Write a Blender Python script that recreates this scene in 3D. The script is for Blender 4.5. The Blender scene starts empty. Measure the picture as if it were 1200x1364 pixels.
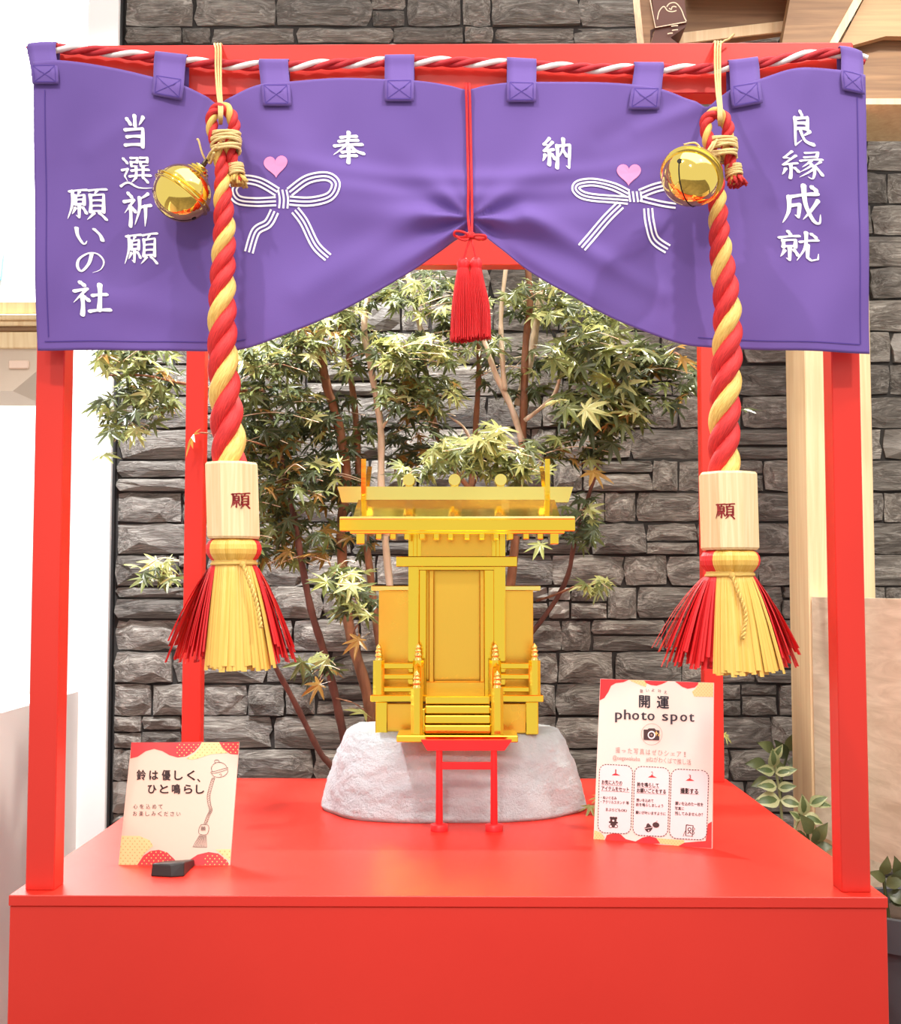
import bpy, bmesh, math, random
from mathutils import Vector, Matrix, Euler
from mathutils.geometry import tessellate_polygon
from mathutils import noise as mnoise
V = Vector; PI = math.pi
rnd = random.Random(7)
scene = bpy.context.scene
C = scene.collection

# ------------------------------------------------------------------ camera
F = 1600.0
cam_d = bpy.data.cameras.new('camera'); cam = bpy.data.objects.new('camera', cam_d); C.objects.link(cam)
cam_d.sensor_fit = 'HORIZONTAL'; cam_d.sensor_width = 36; cam_d.lens = 36 * F / 1200; cam_d.clip_start = 0.05
PITCH, YAW = math.atan(97 / F), math.atan(15 / F)
CAM = V((0, -1.366, 1.254))
cam.location = CAM; cam.rotation_euler = (PI / 2 + PITCH, 0, YAW)
scene.camera = cam
RC = Euler((PI / 2 + PITCH, 0, YAW)).to_matrix()
def ray(px, py): return RC @ V(((px - 600) / F, (682 - py) / F, -1))
def P(px, py, Y):            # photo pixel -> point on the upright plane y = Y
    d = ray(px, py); t = (Y - CAM.y) / d.y
    return CAM + d * t
def G(px, py, Z):            # photo pixel -> point on the level plane z = Z
    d = ray(px, py); t = (Z - CAM.z) / d.z
    return CAM + d * t
def mpp(Y): return (Y - CAM.y) / F      # metres per photo pixel at depth Y

# ------------------------------------------------------------------ light
world = bpy.data.worlds.new('world'); scene.world = world; world.use_nodes = True
bg = world.node_tree.nodes['Background']
bg.inputs[0].default_value = (1.0, 0.965, 0.93, 1); bg.inputs[1].default_value = 0.86
def lamp(name, kind, loc, aim, energy, col=(1, 1, 1), size=0.1, angle=60, blend=0.5, size_y=None):
    d = bpy.data.lights.new(name, kind); o = bpy.data.objects.new(name, d); C.objects.link(o)
    d.energy = energy; d.color = col
    if kind == 'SPOT':
        d.shadow_soft_size = size; d.spot_size = math.radians(angle); d.spot_blend = blend
    elif kind == 'AREA':
        d.size = size
        if size_y: d.shape = 'RECTANGLE'; d.size_y = size_y
    o.location = loc; o.rotation_euler = (V(aim) - V(loc)).to_track_quat('-Z', 'Y').to_euler()
    return o
lamp('track_spot_front', 'SPOT', (-0.75, -0.95, 2.9), (0.0, 0.2, 1.2), 58, (1, .96, .92), .035, 62, .6)
lamp('track_spot_front_right', 'SPOT', (0.95, -1.15, 2.9), (0.3, 0.1, 1.2), 75, (1, .96, .92), .04, 56, .7)
lamp('rock_fill_spot', 'SPOT', (-0.45, -2.7, 2.75), (0.02, 0.5, 1.05), 135, (1, .97, .94), .15, 21, .8)  # added fill, no known fixture: brightens the rock below the curtain
lamp('track_spot_tree', 'SPOT', (0.15, 1.12, 3.0), (0.0, 0.62, 1.0), 200, (1, .94, .84), .03, 66, .5)
lamp('track_spot_left_wall', 'SPOT', (-0.7, 0.75, 3.0), (-0.85, 1.4, 1.0), 330, (.93, .96, 1), .04, 80, .6)
lamp('track_spot_right_wall', 'SPOT', (1.0, -0.3, 3.0), (0.9, 1.4, 1.0), 90, (1, .93, .82), .04, 60, .6)
lamp('track_spot_board', 'SPOT', (-0.3, 0.45, 3.0), (0.80, 0.60, 0.92), 60, (1, .95, .86), .03, 24, .5)
lamp('overhead_fill', 'AREA', (0.6, -0.5, 3.1), (0.2, -0.1, 1.0), 44, (1, .97, .94), 2.2)  # added soft light overhead, brightens level faces and shows in the gold
lamp('far_wall_fill', 'AREA', (-1.9, 2.75, 3.9), (-1.7, 3.3, 1.3), 330, (1, .98, .95), 1.0)  # added area light that blows out the far white wall
scene.view_settings.view_transform = 'Standard'; scene.view_settings.look = 'None'
scene.view_settings.gamma = 1; scene.view_settings.use_curve_mapping = False
scene.view_settings.exposure = 0.0

# ------------------------------------------------------------------ materials
def srgb(r, g, b):
    f = lambda c: (c / 255 / 12.92) if c / 255 <= .04045 else ((c / 255 + .055) / 1.055) ** 2.4
    return (f(r), f(g), f(b), 1)
class NT:
    def __init__(s, name):
        s.m = bpy.data.materials.new(name); s.m.use_nodes = True; s.t = s.m.node_tree
        s.b = s.t.nodes['Principled BSDF']
    def n(s, typ, **kw):
        x = s.t.nodes.new('ShaderNode' + typ)
        for k, v in kw.items(): setattr(x, k, v)
        return x
    def l(s, a, b): s.t.links.new(a, b)
    def mapping(s, coord='Object', scale=(1, 1, 1), rand=False):
        tc = s.n('TexCoord'); mp = s.n('Mapping'); s.l(tc.outputs[coord], mp.inputs[0])
        mp.inputs['Scale'].default_value = scale
        if rand:
            oi = s.n('ObjectInfo'); mu = s.n('Math', operation='MULTIPLY'); mu.inputs[1].default_value = 37.0
            s.l(oi.outputs['Random'], mu.inputs[0]); s.l(mu.outputs[0], mp.inputs['Location'])
        return mp.outputs[0]
    def noise(s, vec, scale, detail=4, rough=.55, dist=0):
        x = s.n('TexNoise'); s.l(vec, x.inputs['Vector']); x.inputs['Scale'].default_value = scale
        x.inputs['Detail'].default_value = detail; x.inputs['Roughness'].default_value = rough
        x.inputs['Distortion'].default_value = dist
        return x.outputs['Fac']
    def ramp(s, fac, stops):
        x = s.n('ValToRGB'); e = x.color_ramp.elements
        while len(e) < len(stops): e.new(0.5)
        for i, (p, c) in enumerate(stops): e[i].position = p; e[i].color = c
        s.l(fac, x.inputs[0]); return x.outputs[0]
    def bump(s, h, strength=.3, dist=.002):
        x = s.n('Bump'); x.inputs['Strength'].default_value = strength; x.inputs['Distance'].default_value = dist
        s.l(h, x.inputs['Height']); s.l(x.outputs[0], s.b.inputs['Normal'])
    def set(s, **kw):
        for k, v in kw.items(): s.b.inputs[k.replace('_', ' ')].default_value = v
        return s
def plain(name, col, rough=.5, metal=0, **kw):
    m = NT(name); m.set(Base_Color=col, Roughness=rough, Metallic=metal, **kw); return m.m
def painted(name, c1, c2, rough=.4, scale=6, bump=.05):
    m = NT(name); v = m.mapping('Object'); f = m.noise(v, scale, 3)
    m.l(m.ramp(f, [(.3, c1), (.7, c2)]), m.b.inputs['Base Color']); m.set(Roughness=rough)
    m.bump(m.noise(v, 220, 2), bump, .001); return m.m
def woodmat(name, c1, c2, axis, scale=1.0, rough=.55):
    m = NT(name); sc = [26 * scale] * 3; sc['XYZ'.index(axis)] = 1.1 * scale
    v = m.mapping('Object', sc, rand=True)
    f = m.noise(v, 1.6, 5, .6, 1.2)
    m.l(m.ramp(f, [(.3, c1), (.5, tuple((a + b) / 2 for a, b in zip(c1, c2))), (.68, c2)]), m.b.inputs['Base Color'])
    m.set(Roughness=rough); m.bump(f, .12, .001); return m.m
def fibermat(name, c1, c2, rough=.6, su=4, sv=40):
    m = NT(name); v = m.mapping('UV', (su, sv, 1)); f = m.noise(v, 1.0, 4, .6)
    m.l(m.ramp(f, [(.3, c1), (.7, c2)]), m.b.inputs['Base Color']); m.set(Roughness=rough)
    m.bump(f, .6, .0015); return m.m

M = {}
M['red'] = painted('red_paint', srgb(212, 41, 27), srgb(218, 47, 32), .38, 3, .04)
M['red_dark'] = painted('torii_paint', srgb(226, 30, 34), srgb(232, 36, 38), .4, 20, .04)
def stone_material():
    m = NT('split_stone'); v = m.mapping('Object', (1, 1, 1), rand=True)
    n1 = m.noise(v, 1.7, 6, .65, .8)
    v2 = m.mapping('Object', (1.5, 2, 5), rand=True); n2 = m.noise(v2, 1.3, 7, .7, 1.5)
    mx = m.n('Mix', data_type='RGBA'); mx.inputs[0].default_value = .5
    r1 = m.ramp(n1, [(.25, srgb(72, 64, 58)), (.46, srgb(130, 120, 110)), (.66, srgb(206, 196, 184))])
    r2 = m.ramp(n2, [(.3, srgb(70, 63, 58)), (.5, srgb(134, 125, 116)), (.68, srgb(240, 232, 222))])
    m.l(r1, mx.inputs[6]); m.l(r2, mx.inputs[7])
    oi = m.n('ObjectInfo'); hs = m.n('HueSaturation')
    mr = m.n('MapRange'); mr.inputs[3].default_value = .62; mr.inputs[4].default_value = 1.22
    m.l(oi.outputs['Random'], mr.inputs[0]); m.l(mr.outputs[0], hs.inputs['Value']); m.l(mx.outputs[2], hs.inputs['Color'])
    hs.inputs['Saturation'].default_value = 1.0
    m.l(hs.outputs[0], m.b.inputs['Base Color']); m.set(Roughness=.5)
    ad = m.n('Math', operation='ADD'); m.l(n1, ad.inputs[0]); m.l(n2, ad.inputs[1])
    m.bump(ad.outputs[0], .9, .012); return m.m
M['stone'] = stone_material()
M['mortar'] = painted('dark_joint', srgb(42, 38, 36), srgb(56, 52, 48), .9, 30, .3)
M['white_wall'] = painted('white_wall_paint', srgb(246, 245, 242), srgb(250, 249, 246), .6, 4, .03)
M['grey_panel'] = painted('grey_beige_panel', srgb(222, 214, 208), srgb(228, 220, 214), .5, 2, .03)
M['black_trim'] = plain('black_trim', srgb(30, 28, 28), .6)
M['floor'] = painted('floor_tile', srgb(120, 108, 98), srgb(140, 126, 114), .4, 3, .05)
M['wood_pale_z'] = woodmat('pale_wood_upright', srgb(226, 190, 140), srgb(246, 220, 176), 'Z')
M['wood_tan_x'] = woodmat('tan_wood_level', srgb(112, 78, 48), srgb(162, 122, 82), 'X')
M['wood_tan_y'] = woodmat('tan_wood_deep', srgb(204, 186, 158), srgb(236, 222, 196), 'Y')
M['wood_ply'] = woodmat('plywood_face', srgb(176, 138, 96), srgb(196, 158, 112), 'X', 2.0)
M['wood_block'] = woodmat('hinoki_block', srgb(222, 184, 132), srgb(240, 212, 168), 'Z', 3.0, .5)
M['brown_plaque'] = painted('brown_plaque', srgb(92, 46, 28), srgb(104, 54, 34), .45, 10, .05)
M['cream_line'] = plain('cream_line', srgb(246, 214, 180), .5)
def cloth_material():
    m = NT('purple_cloth'); v = m.mapping('Object'); f = m.noise(v, 5, 3)
    m.l(m.ramp(f, [(.3, srgb(95, 67, 142)), (.7, srgb(105, 75, 151))]), m.b.inputs['Base Color'])
    m.set(Roughness=.75, Sheen_Weight=.25, Sheen_Roughness=.4)
    m.bump(m.noise(v, 900, 2), .12, .0006); return m.m
M['purple'] = cloth_material()
M['purple_dark'] = plain('purple_stitch', srgb(72, 46, 130), .8)
M['print_white'] = plain('white_print', srgb(252, 246, 246), .6)
M['print_pink'] = plain('pink_print', srgb(250, 138, 186), .6)
M['rope_red'] = fibermat('red_yarn', srgb(172, 16, 20), srgb(234, 50, 46), .6, 5, 44)
M['rope_yellow'] = fibermat('gold_yarn', srgb(206, 152, 60), srgb(250, 216, 124), .5, 5, 44)
M['rope_white'] = fibermat('white_yarn', srgb(240, 232, 226), srgb(252, 248, 244), .6)
M['rope_crimson'] = fibermat('crimson_yarn', srgb(176, 22, 34), srgb(206, 34, 44), .55)
M['twine'] = fibermat('beige_twine', srgb(206, 170, 104), srgb(238, 208, 146), .6, 60, 6)
M['straw_yellow'] = fibermat('gold_raffia', srgb(212, 160, 60), srgb(240, 196, 100), .42, 1, 8)
M['straw_red'] = fibermat('red_raffia', srgb(206, 24, 30), srgb(236, 44, 46), .42, 1, 8)
M['silk_red'] = fibermat('red_silk', srgb(214, 14, 20), srgb(238, 26, 30), .42, 1, 30)
M['stamp_red'] = plain('stamp_red', srgb(150, 30, 30), .6)
def gold_material(name, col, r0, r1, wave=.0):
    m = NT(name); v = m.mapping('Object'); f = m.noise(v, 9, 3)
    mr = m.n('MapRange'); mr.inputs[3].default_value = r0; mr.inputs[4].default_value = r1
    m.l(f, mr.inputs[0]); m.l(mr.outputs[0], m.b.inputs['Roughness'])
    if wave:
        v2 = m.mapping('Object', (7, 7, 60)); m.bump(m.noise(v2, 1.0, 2), wave, .004)
    m.set(Base_Color=col, Metallic=1.0); return m.m
M['gold'] = gold_material('shrine_gold', srgb(255, 218, 74), .08, .18, .12)
M['gold_satin'] = gold_material('satin_gold', srgb(250, 200, 78), .2, .32)
M['gold_pale'] = gold_material('pale_gold', srgb(255, 236, 130), .14, .26, .08)
M['bell_gold'] = gold_material('bell_brass', srgb(255, 226, 118), .05, .09)
M['bell_hole'] = plain('bell_hole', srgb(24, 18, 10), .8)
M['steel'] = plain('dull_ring', srgb(110, 100, 84), .35, 1)
def rock_material():
    m = NT('pale_rock'); v = m.mapping('Object')
    n1 = m.noise(v, 9, 5, .6); n2 = m.noise(v, 150, 5, .8)
    m.l(m.ramp(n1, [(.25, srgb(212, 222, 224)), (.7, srgb(240, 251, 252))]), m.b.inputs['Base Color'])
    m.set(Roughness=.85)
    ad = m.n('Math', operation='ADD'); m.l(n1, ad.inputs[0]); m.l(n2, ad.inputs[1])
    m.bump(ad.outputs[0], 1.0, .009); return m.m
M['rock'] = rock_material()
M['black_stone'] = plain('black_holder', srgb(40, 34, 32), .45)
M['paper'] = plain('cream_card', srgb(232, 200, 178), .32)
M['paper2'] = painted('ivory_card', srgb(248, 232, 214), srgb(248, 220, 212), .3, 8, .0)
M['panel_pink'] = plain('pale_pink_panel', srgb(252, 226, 224), .4)
M['sign_red'] = painted('sign_red', srgb(204, 28, 50), srgb(222, 62, 52), .4, 14, 0)
M['sign_gold'] = plain('sign_gold', srgb(244, 212, 146), .4)
M['sign_dot'] = plain('sign_dot', srgb(252, 206, 120), .4)
M['sign_dot2'] = plain('sign_dot_brown', srgb(222, 168, 100), .4)
M['ink'] = plain('ink_brown', srgb(70, 48, 46), .5)
M['ink_grey'] = plain('ink_grey', srgb(70, 66, 74), .5)
M['ink_light'] = plain('ink_light', srgb(176, 150, 140), .5)
M['acrylic'] = plain('clear_edge', srgb(248, 228, 226), .12)
def leaf_material(name, c1, c2, rough=.32):
    m = NT(name); oi = m.n('ObjectInfo'); v = m.mapping('Object', (30, 30, 30), rand=True)
    f = m.noise(v, 1.0, 2); ad = m.n('Math', operation='ADD'); m.l(f, ad.inputs[0]); m.l(oi.outputs['Random'], ad.inputs[1])
    ml = m.n('Math', operation='MULTIPLY'); ml.inputs[1].default_value = .5; m.l(ad.outputs[0], ml.inputs[0])
    m.l(m.ramp(ml.outputs[0], [(.2, c1), (.8, c2)]), m.b.inputs['Base Color']); m.set(Roughness=rough)
    cr = m.b.inputs['Base Color'].links[0].from_socket
    tr = m.n('BsdfTranslucent'); m.l(cr, tr.inputs[0]); mx = m.n('MixShader'); mx.inputs[0].default_value = .3
    out = m.t.nodes['Material Output']; m.l(m.b.outputs[0], mx.inputs[1]); m.l(tr.outputs[0], mx.inputs[2]); m.l(mx.outputs[0], out.inputs[0])
    return m.m
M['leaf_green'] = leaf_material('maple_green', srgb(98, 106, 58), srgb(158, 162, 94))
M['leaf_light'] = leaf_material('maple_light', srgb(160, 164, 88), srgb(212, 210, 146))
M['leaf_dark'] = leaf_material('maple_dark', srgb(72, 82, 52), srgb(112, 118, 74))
M['leaf_rust'] = leaf_material('maple_rust', srgb(150, 112, 50), srgb(206, 160, 80))
M['leaf_varieg'] = leaf_material('variegated_leaf', srgb(150, 160, 110), srgb(206, 208, 158), .4)
M['leaf_edge'] = leaf_material('leaf_heart', srgb(84, 104, 60), srgb(112, 130, 80), .4)
def bark_material(name, c1, c2):
    m = NT(name); v = m.mapping('Object', (30, 30, 8)); f = m.noise(v, 1.4, 5, .6, .5)
    m.l(m.ramp(f, [(.3, c1), (.7, c2)]), m.b.inputs['Base Color']); m.set(Roughness=.75); m.bump(f, .4, .003); return m.m
M['bark'] = bark_material('red_brown_bark', srgb(112, 72, 48), srgb(176, 122, 84))
M['bark_pale'] = bark_material('pale_bark', srgb(206, 178, 142), srgb(244, 226, 196))
M['bark_dark'] = bark_material('dark_bark', srgb(84, 50, 42), srgb(128, 82, 66))
M['pot'] = painted('grey_pot', srgb(62, 64, 68), srgb(76, 78, 82), .6, 6, .1)
M['soil'] = painted('soil', srgb(44, 32, 24), srgb(70, 52, 38), .95, 40, .6)
M['cyan'] = plain('cyan_print', srgb(120, 216, 236), .5)
M['cabinet'] = plain('beige_cabinet', srgb(206, 184, 162), .5)

# ------------------------------------------------------------------ mesh helpers
ORG = {}
def org(o): return ORG.get(o.name, V((0, 0, 0)))
def mesh_from(name, vs, fs, smooth=False, uvs=None):
    me = bpy.data.meshes.new(name); me.from_pydata([tuple(v) for v in vs], [], fs); me.validate(clean_customdata=False)
    if uvs:
        ul = me.uv_layers.new(name='UVMap')
        for lp in me.loops: ul.data[lp.index].uv = uvs[lp.vertex_index]
    if smooth:
        me.polygons.foreach_set('use_smooth', [True] * len(me.polygons))
    me.update(); return me
def link(name, me, mat, parent=None, loc=None):
    o = bpy.data.objects.new(name, me); C.objects.link(o)
    if mat is not None and me is not None and not me.materials: me.materials.append(mat)
    if parent: o.parent = parent
    if loc is not None: o.location = loc
    return o
def obj(name, vs, fs, mat, parent=None, smooth=False, uvs=None, base=None):
    """one mesh object from world-space vertices"""
    if parent: w = org(parent)
    else:
        if base is None:
            n = len(vs); base = V((sum(v[0] for v in vs) / n, sum(v[1] for v in vs) / n, min(v[2] for v in vs)))
        w = V(base)
    me = mesh_from(name, [V(v) - w for v in vs], fs, smooth, uvs)
    o = link(name, me, mat, parent)
    if not parent: o.location = w
    ORG[o.name] = w.copy(); return o
def tag(o, label=None, cat=None, group=None, kind=None):
    if label: o['label'] = label
    if cat: o['category'] = cat
    if group: o['group'] = group
    if kind: o['kind'] = kind
    return o
def thing(name, loc, label, cat, group=None):
    o = bpy.data.objects.new(name, None); C.objects.link(o); o.location = loc; o.empty_display_size = .05
    ORG[o.name] = V(loc); return tag(o, label, cat, group)
class MB:
    def __init__(s): s.v = []; s.f = []; s.uv = []
    def add(s, vs, fs, uv=None):
        k = len(s.v); s.v += [V(x) for x in vs]; s.f += [tuple(i + k for i in f) for f in fs]
        s.uv += uv if uv else [(0, 0)] * len(vs)
        return s
    def build(s, name, mat, parent=None, smooth=False, base=None):
        return obj(name, s.v, s.f, mat, parent, smooth, s.uv, base)
def box_geo(x0, x1, y0, y1, z0, z1, bev=0.0):
    bm = bmesh.new(); bmesh.ops.create_cube(bm, size=1)
    for v in bm.verts:
        v.co = V((x0 if v.co.x < 0 else x1, y0 if v.co.y < 0 else y1, z0 if v.co.z < 0 else z1))
    if bev: bmesh.ops.bevel(bm, geom=bm.edges[:], offset=bev, segments=1, affect='EDGES', clamp_overlap=True)
    bm.verts.ensure_lookup_table(); bm.normal_update()
    vs = [v.co.copy() for v in bm.verts]; fs = [[v.index for v in f.verts] for f in bm.faces]; bm.free()
    return vs, fs
def box(name, x0, x1, y0, y1, z0, z1, mat, parent=None, bev=.0015, base=None):
    vs, fs = box_geo(x0, x1, y0, y1, z0, z1, bev); return obj(name, vs, fs, mat, parent, base=base)
def prism_geo(poly, ext):      # polygon of 3D points (planar), extruded by vector ext
    n = len(poly); vs = [V(p) for p in poly] + [V(p) + V(ext) for p in poly]
    tri = tessellate_polygon([[V(p) for p in poly]])
    fs = [tuple(t) for t in tri] + [tuple(i + n for i in reversed(t)) for t in tri]
    fs += [(i, i + n, (i + 1) % n + n, (i + 1) % n) for i in range(n)]
    return vs, fs
def fix_normals(o):
    bm = bmesh.new(); bm.from_mesh(o.data); bmesh.ops.recalc_face_normals(bm, faces=bm.faces[:]); bm.to_mesh(o.data); bm.free(); return o
def tube_geo(path, rad, seg=8, caps=True, flat=1.0, up=None):
    path = [V(p) for p in path]; n = len(path)
    R = rad if hasattr(rad, '__len__') else [rad] * n
    vs, fs, uv = [], [], []
    t0 = (path[1] - path[0]).normalized()
    a = up if up is not None else (V((0, 0, 1)) if abs(t0.z) < .9 else V((0, 1, 0)))
    nrm = (a - t0 * a.dot(t0)).normalized(); L = 0
    for i, p in enumerate(path):
        t = (path[min(i + 1, n - 1)] - path[max(i - 1, 0)])
        t = t.normalized() if t.length > 1e-9 else t0
        nrm = (nrm - t * nrm.dot(t)); nrm = nrm.normalized() if nrm.length > 1e-9 else t.orthogonal().normalized()
        b = t.cross(nrm)
        if i: L += (p - path[i - 1]).length
        for k in range(seg):
            th = 2 * PI * k / seg
            vs.append(p + nrm * (R[i] * math.cos(th)) + b * (R[i] * flat * math.sin(th)))
            uv.append((L / .05, k / seg))
    for i in range(n - 1):
        for k in range(seg):
            k2 = (k + 1) % seg
            fs.append((i * seg + k, i * seg + k2, (i + 1) * seg + k2, (i + 1) * seg + k))
    if caps:
        fs.append(tuple(reversed(range(seg)))); fs.append(tuple((n - 1) * seg + k for k in range(seg)))
    return vs, fs, uv
def tube(name, path, rad, mat, parent=None, seg=8, **kw):
    vs, fs, uv = tube_geo(path, rad, seg, **kw); return obj(name, vs, fs, mat, parent, True, uv)
def spline(pts, per=8):
    pts = [V(p) for p in pts]
    if len(pts) < 3: return [pts[0].lerp(pts[-1], i / per) for i in range(per + 1)]
    out = []; n = len(pts)
    for i in range(n - 1):
        p0, p1, p2, p3 = pts[max(i - 1, 0)], pts[i], pts[i + 1], pts[min(i + 2, n - 1)]
        for k in range(per):
            t = k / per
            out.append(.5 * ((2 * p1) + (p2 - p0) * t + (2 * p0 - 5 * p1 + 4 * p2 - p3) * t * t + (3 * p1 - p0 - 3 * p2 + p3) * t ** 3))
    out.append(pts[-1]); return out
def interp(tab, x):
    if x <= tab[0][0]: return tab[0][1]
    for (a, b), (c, d) in zip(tab, tab[1:]):
        if x <= c:
            t = (x - a) / (c - a); return b + (d - b) * t
    return tab[-1][1]
def smoothtab(tab, x):
    n = len(tab)
    if x <= tab[0][0]: return tab[0][1]
    for i in range(n - 1):
        if x <= tab[i + 1][0]:
            p0, p1, p2, p3 = tab[max(i - 1, 0)], tab[i], tab[i + 1], tab[min(i + 2, n - 1)]
            h = p2[0] - p1[0]; t = (x - p1[0]) / h
            m1 = (p2[1] - p0[1]) / max(p2[0] - p0[0], 1e-6) * h; m2 = (p3[1] - p1[1]) / max(p3[0] - p1[0], 1e-6) * h
            return (2 * t**3 - 3 * t**2 + 1) * p1[1] + (t**3 - 2 * t**2 + t) * m1 + (-2 * t**3 + 3 * t**2) * p2[1] + (t**3 - t**2) * m2
    return tab[-1][1]
def lathe_geo(prof, seg=24, mat=None):   # profile (r, z) about local z, then matrix
    vs, fs, uv = [], [], []
    for j, (r, z) in enumerate(prof):
        for k in range(seg):
            th = 2 * PI * k / seg; p = V((r * math.cos(th), r * math.sin(th), z))
            vs.append(mat @ p if mat else p); uv.append((j / len(prof), k / seg * 4))
    for j in range(len(prof) - 1):
        for k in range(seg):
            k2 = (k + 1) % seg
            fs.append((j * seg + k, j * seg + k2, (j + 1) * seg + k2, (j + 1) * seg + k))
    fs.append(tuple(reversed(range(seg)))); fs.append(tuple((len(prof) - 1) * seg + k for k in range(seg)))
    return vs, fs, uv
def lathe(name, prof, mt, mat, parent=None, seg=24, smooth=True):
    vs, fs, uv = lathe_geo(prof, seg, mt); o = obj(name, vs, fs, mat, parent, smooth, uv)
    o.data.set_sharp_from_angle(angle=math.radians(50)); return o

# ------------------------------------------------------------------ structure
ZB = G(596, 1194, 0).z if False else P(596, 1193.5, 0).z      # top of the red stand
BX0, BX1 = P(12, 1193.5, 0).x, P(1182, 1193.5, 0).x
YBK = G(600, 1037, ZB).y
YW = 1.45                                                      # face of the stone wall
vs, fs = box_geo(-3, 3, -2.6, 4.2, -.05, 0); tag(obj('floor', vs, fs, M['floor']), kind='structure')

# stone wall: a dark backing, every stone its own child
wx0 = P(146, 700, YW - .02).x + .006; wx1 = 2.4; wz1 = 2.7
vs, fs = box_geo(wx0, wx1, YW + .012, YW + .15, 0, wz1); wall = tag(obj('wall_back', vs, fs, M['mortar'], base=(0, YW, 0)), kind='structure')
def stone_mesh(i):
    r = random.Random(100 + i); nx, nz = 4, 3
    vs, fs = [], []
    jx = [[r.uniform(-.08, .08) for _ in range(nx + 1)] for _ in range(nz + 1)]
    jz = [[r.uniform(-.1, .1) for _ in range(nx + 1)] for _ in range(nz + 1)]
    for b in range(nz + 1):
        for a in range(nx + 1):
            edge = a in (0, nx) or b in (0, nz); cor = a in (0, nx) and b in (0, nz)
            x = a / nx - .5 + jx[b][a] * (.35 if a in (0, nx) else 1); z = b / nz - .5 + jz[b][a] * (.35 if b in (0, nz) else 1)
            if cor: x *= .97; z *= .95
            y = r.uniform(-.25, .3) + (.55 if edge else -.25)
            vs.append((x, y, z))
    for b in range(nz):
        for a in range(nx):
            i0 = b * (nx + 1) + a; fs.append((i0, i0 + 1, i0 + nx + 2, i0 + nx + 1))
    ring = [a for a in range(nx + 1)] + [b * (nx + 1) + nx for b in range(1, nz + 1)] + [nz * (nx + 1) + a for a in range(nx - 1, -1, -1)] + [b * (nx + 1) for b in range(nz - 1, 0, -1)]
    k = len(vs)
    for q in ring: vs.append((vs[q][0] * 1.02, 2.4, vs[q][2] * 1.02))
    n = len(ring)
    for q in range(n): fs.append((ring[q], k + q, k + (q + 1) % n, ring[(q + 1) % n]))
    me = mesh_from('stone', vs, fs); me.materials.append(M['stone']); return me
stone_meshes = [stone_mesh(i) for i in range(14)]
sr = random.Random(21)
ys = [-90, -52, -8, 34, 57, 99, 142, 184, 227, 270, 312, 355, 398, 441, 484, 527, 570, 612, 655, 696, 739, 781, 825, 868, 911, 954, 998, 1041, 1084, 1128, 1170, 1214, 1258, 1302, 1345, 1388, 1431, 1474]
forced = {570: [841, 742], 612: [777, 869, 904], 655: [806, 848, 735], 696: [788, 861], 739: [735, 832, 890], 781: [730, 760, 849], 825: [788, 886], 868: [743, 818, 908], 911: [958, 988, 861]}
cells = []
for y0, y1 in zip(ys, ys[1:]):
    ym = (y0 + y1) / 2; xa_, xb_ = P(130, ym, YW).x, P(170, ym, YW).x
    x = 130 + 40 * (wx0 + .003 - xa_) / (xb_ - xa_); f = sorted(forced.get(y0, [])); xs = [x]
    while x < 1950:
        w = sr.choice([36, 50, 66, 80, 92, 108, 122]) + sr.uniform(-6, 8)
        nx = x + w
        if f and x < f[-1] and nx > f[0] - 30:
            nxt = [q for q in f if q > x + 5]
            if nxt and nx > nxt[0] - 30: nx = nxt[0]
        xs.append(nx); x = nx
    for a, b in zip(xs, xs[1:]):
        if y1 - y0 > 36 and sr.random() < .15:
            m = y0 + (y1 - y0) * sr.uniform(.36, .6); cells += [(a, b, y0, m), (a, b, m, y1)]
        else: cells.append((a, b, y0, y1))
def seen_area(c):
    a, b, y0, y1 = c; cx, cy = (a + b) / 2, (y0 + y1) / 2
    ar = (b - a) * (y1 - y0)
    vis = 1.0
    if cx > 1235 or cy > 1180 or cy < -15: vis = .02
    elif 60 < cy < 440 and 20 < cx < 1150: vis = .03 if not (540 < cx < 720 and cy > 370) else .6
    elif cy > 1050 and cx < 970: vis = .02
    elif 450 < cx < 760 and 650 < cy: vis = .1
    elif 1055 < cx < 1150: vis = .15
    return ar * vis
cells.sort(key=seen_area, reverse=True)
def stone_place(c):
    a, b, y0, y1 = c; g = 1.3
    p0 = P(a + g, y1 - g, YW); p1 = P(b - g, y0 + g, YW)
    return (p0 + p1) / 2, p1.x - p0.x, p1.z - p0.z
rest = MB()
for i, c in enumerate(cells):
    ctr, w, h = stone_place(c); me = stone_meshes[sr.randrange(14)]
    if ctr.z - h / 2 < 0 or ctr.z + h / 2 > wz1: continue
    sgn = sr.choice([1, -1]); dy = sr.uniform(-.006, .004)
    if i < 298:
        o = link('stone', me, None, wall); o.location = V((ctr.x, YW + dy, ctr.z)) - V((0, YW, 0)); o.scale = (w * sgn, .012, h)
    else:
        rest.add([(ctr.x + v.co.x * w, YW + dy + v.co.y * .012, ctr.z + v.co.z * h) for v in me.vertices], [tuple(p.vertices) for p in me.polygons])
tag(rest.build('stone_courses', M['stone'], wall), kind='stuff')

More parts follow.
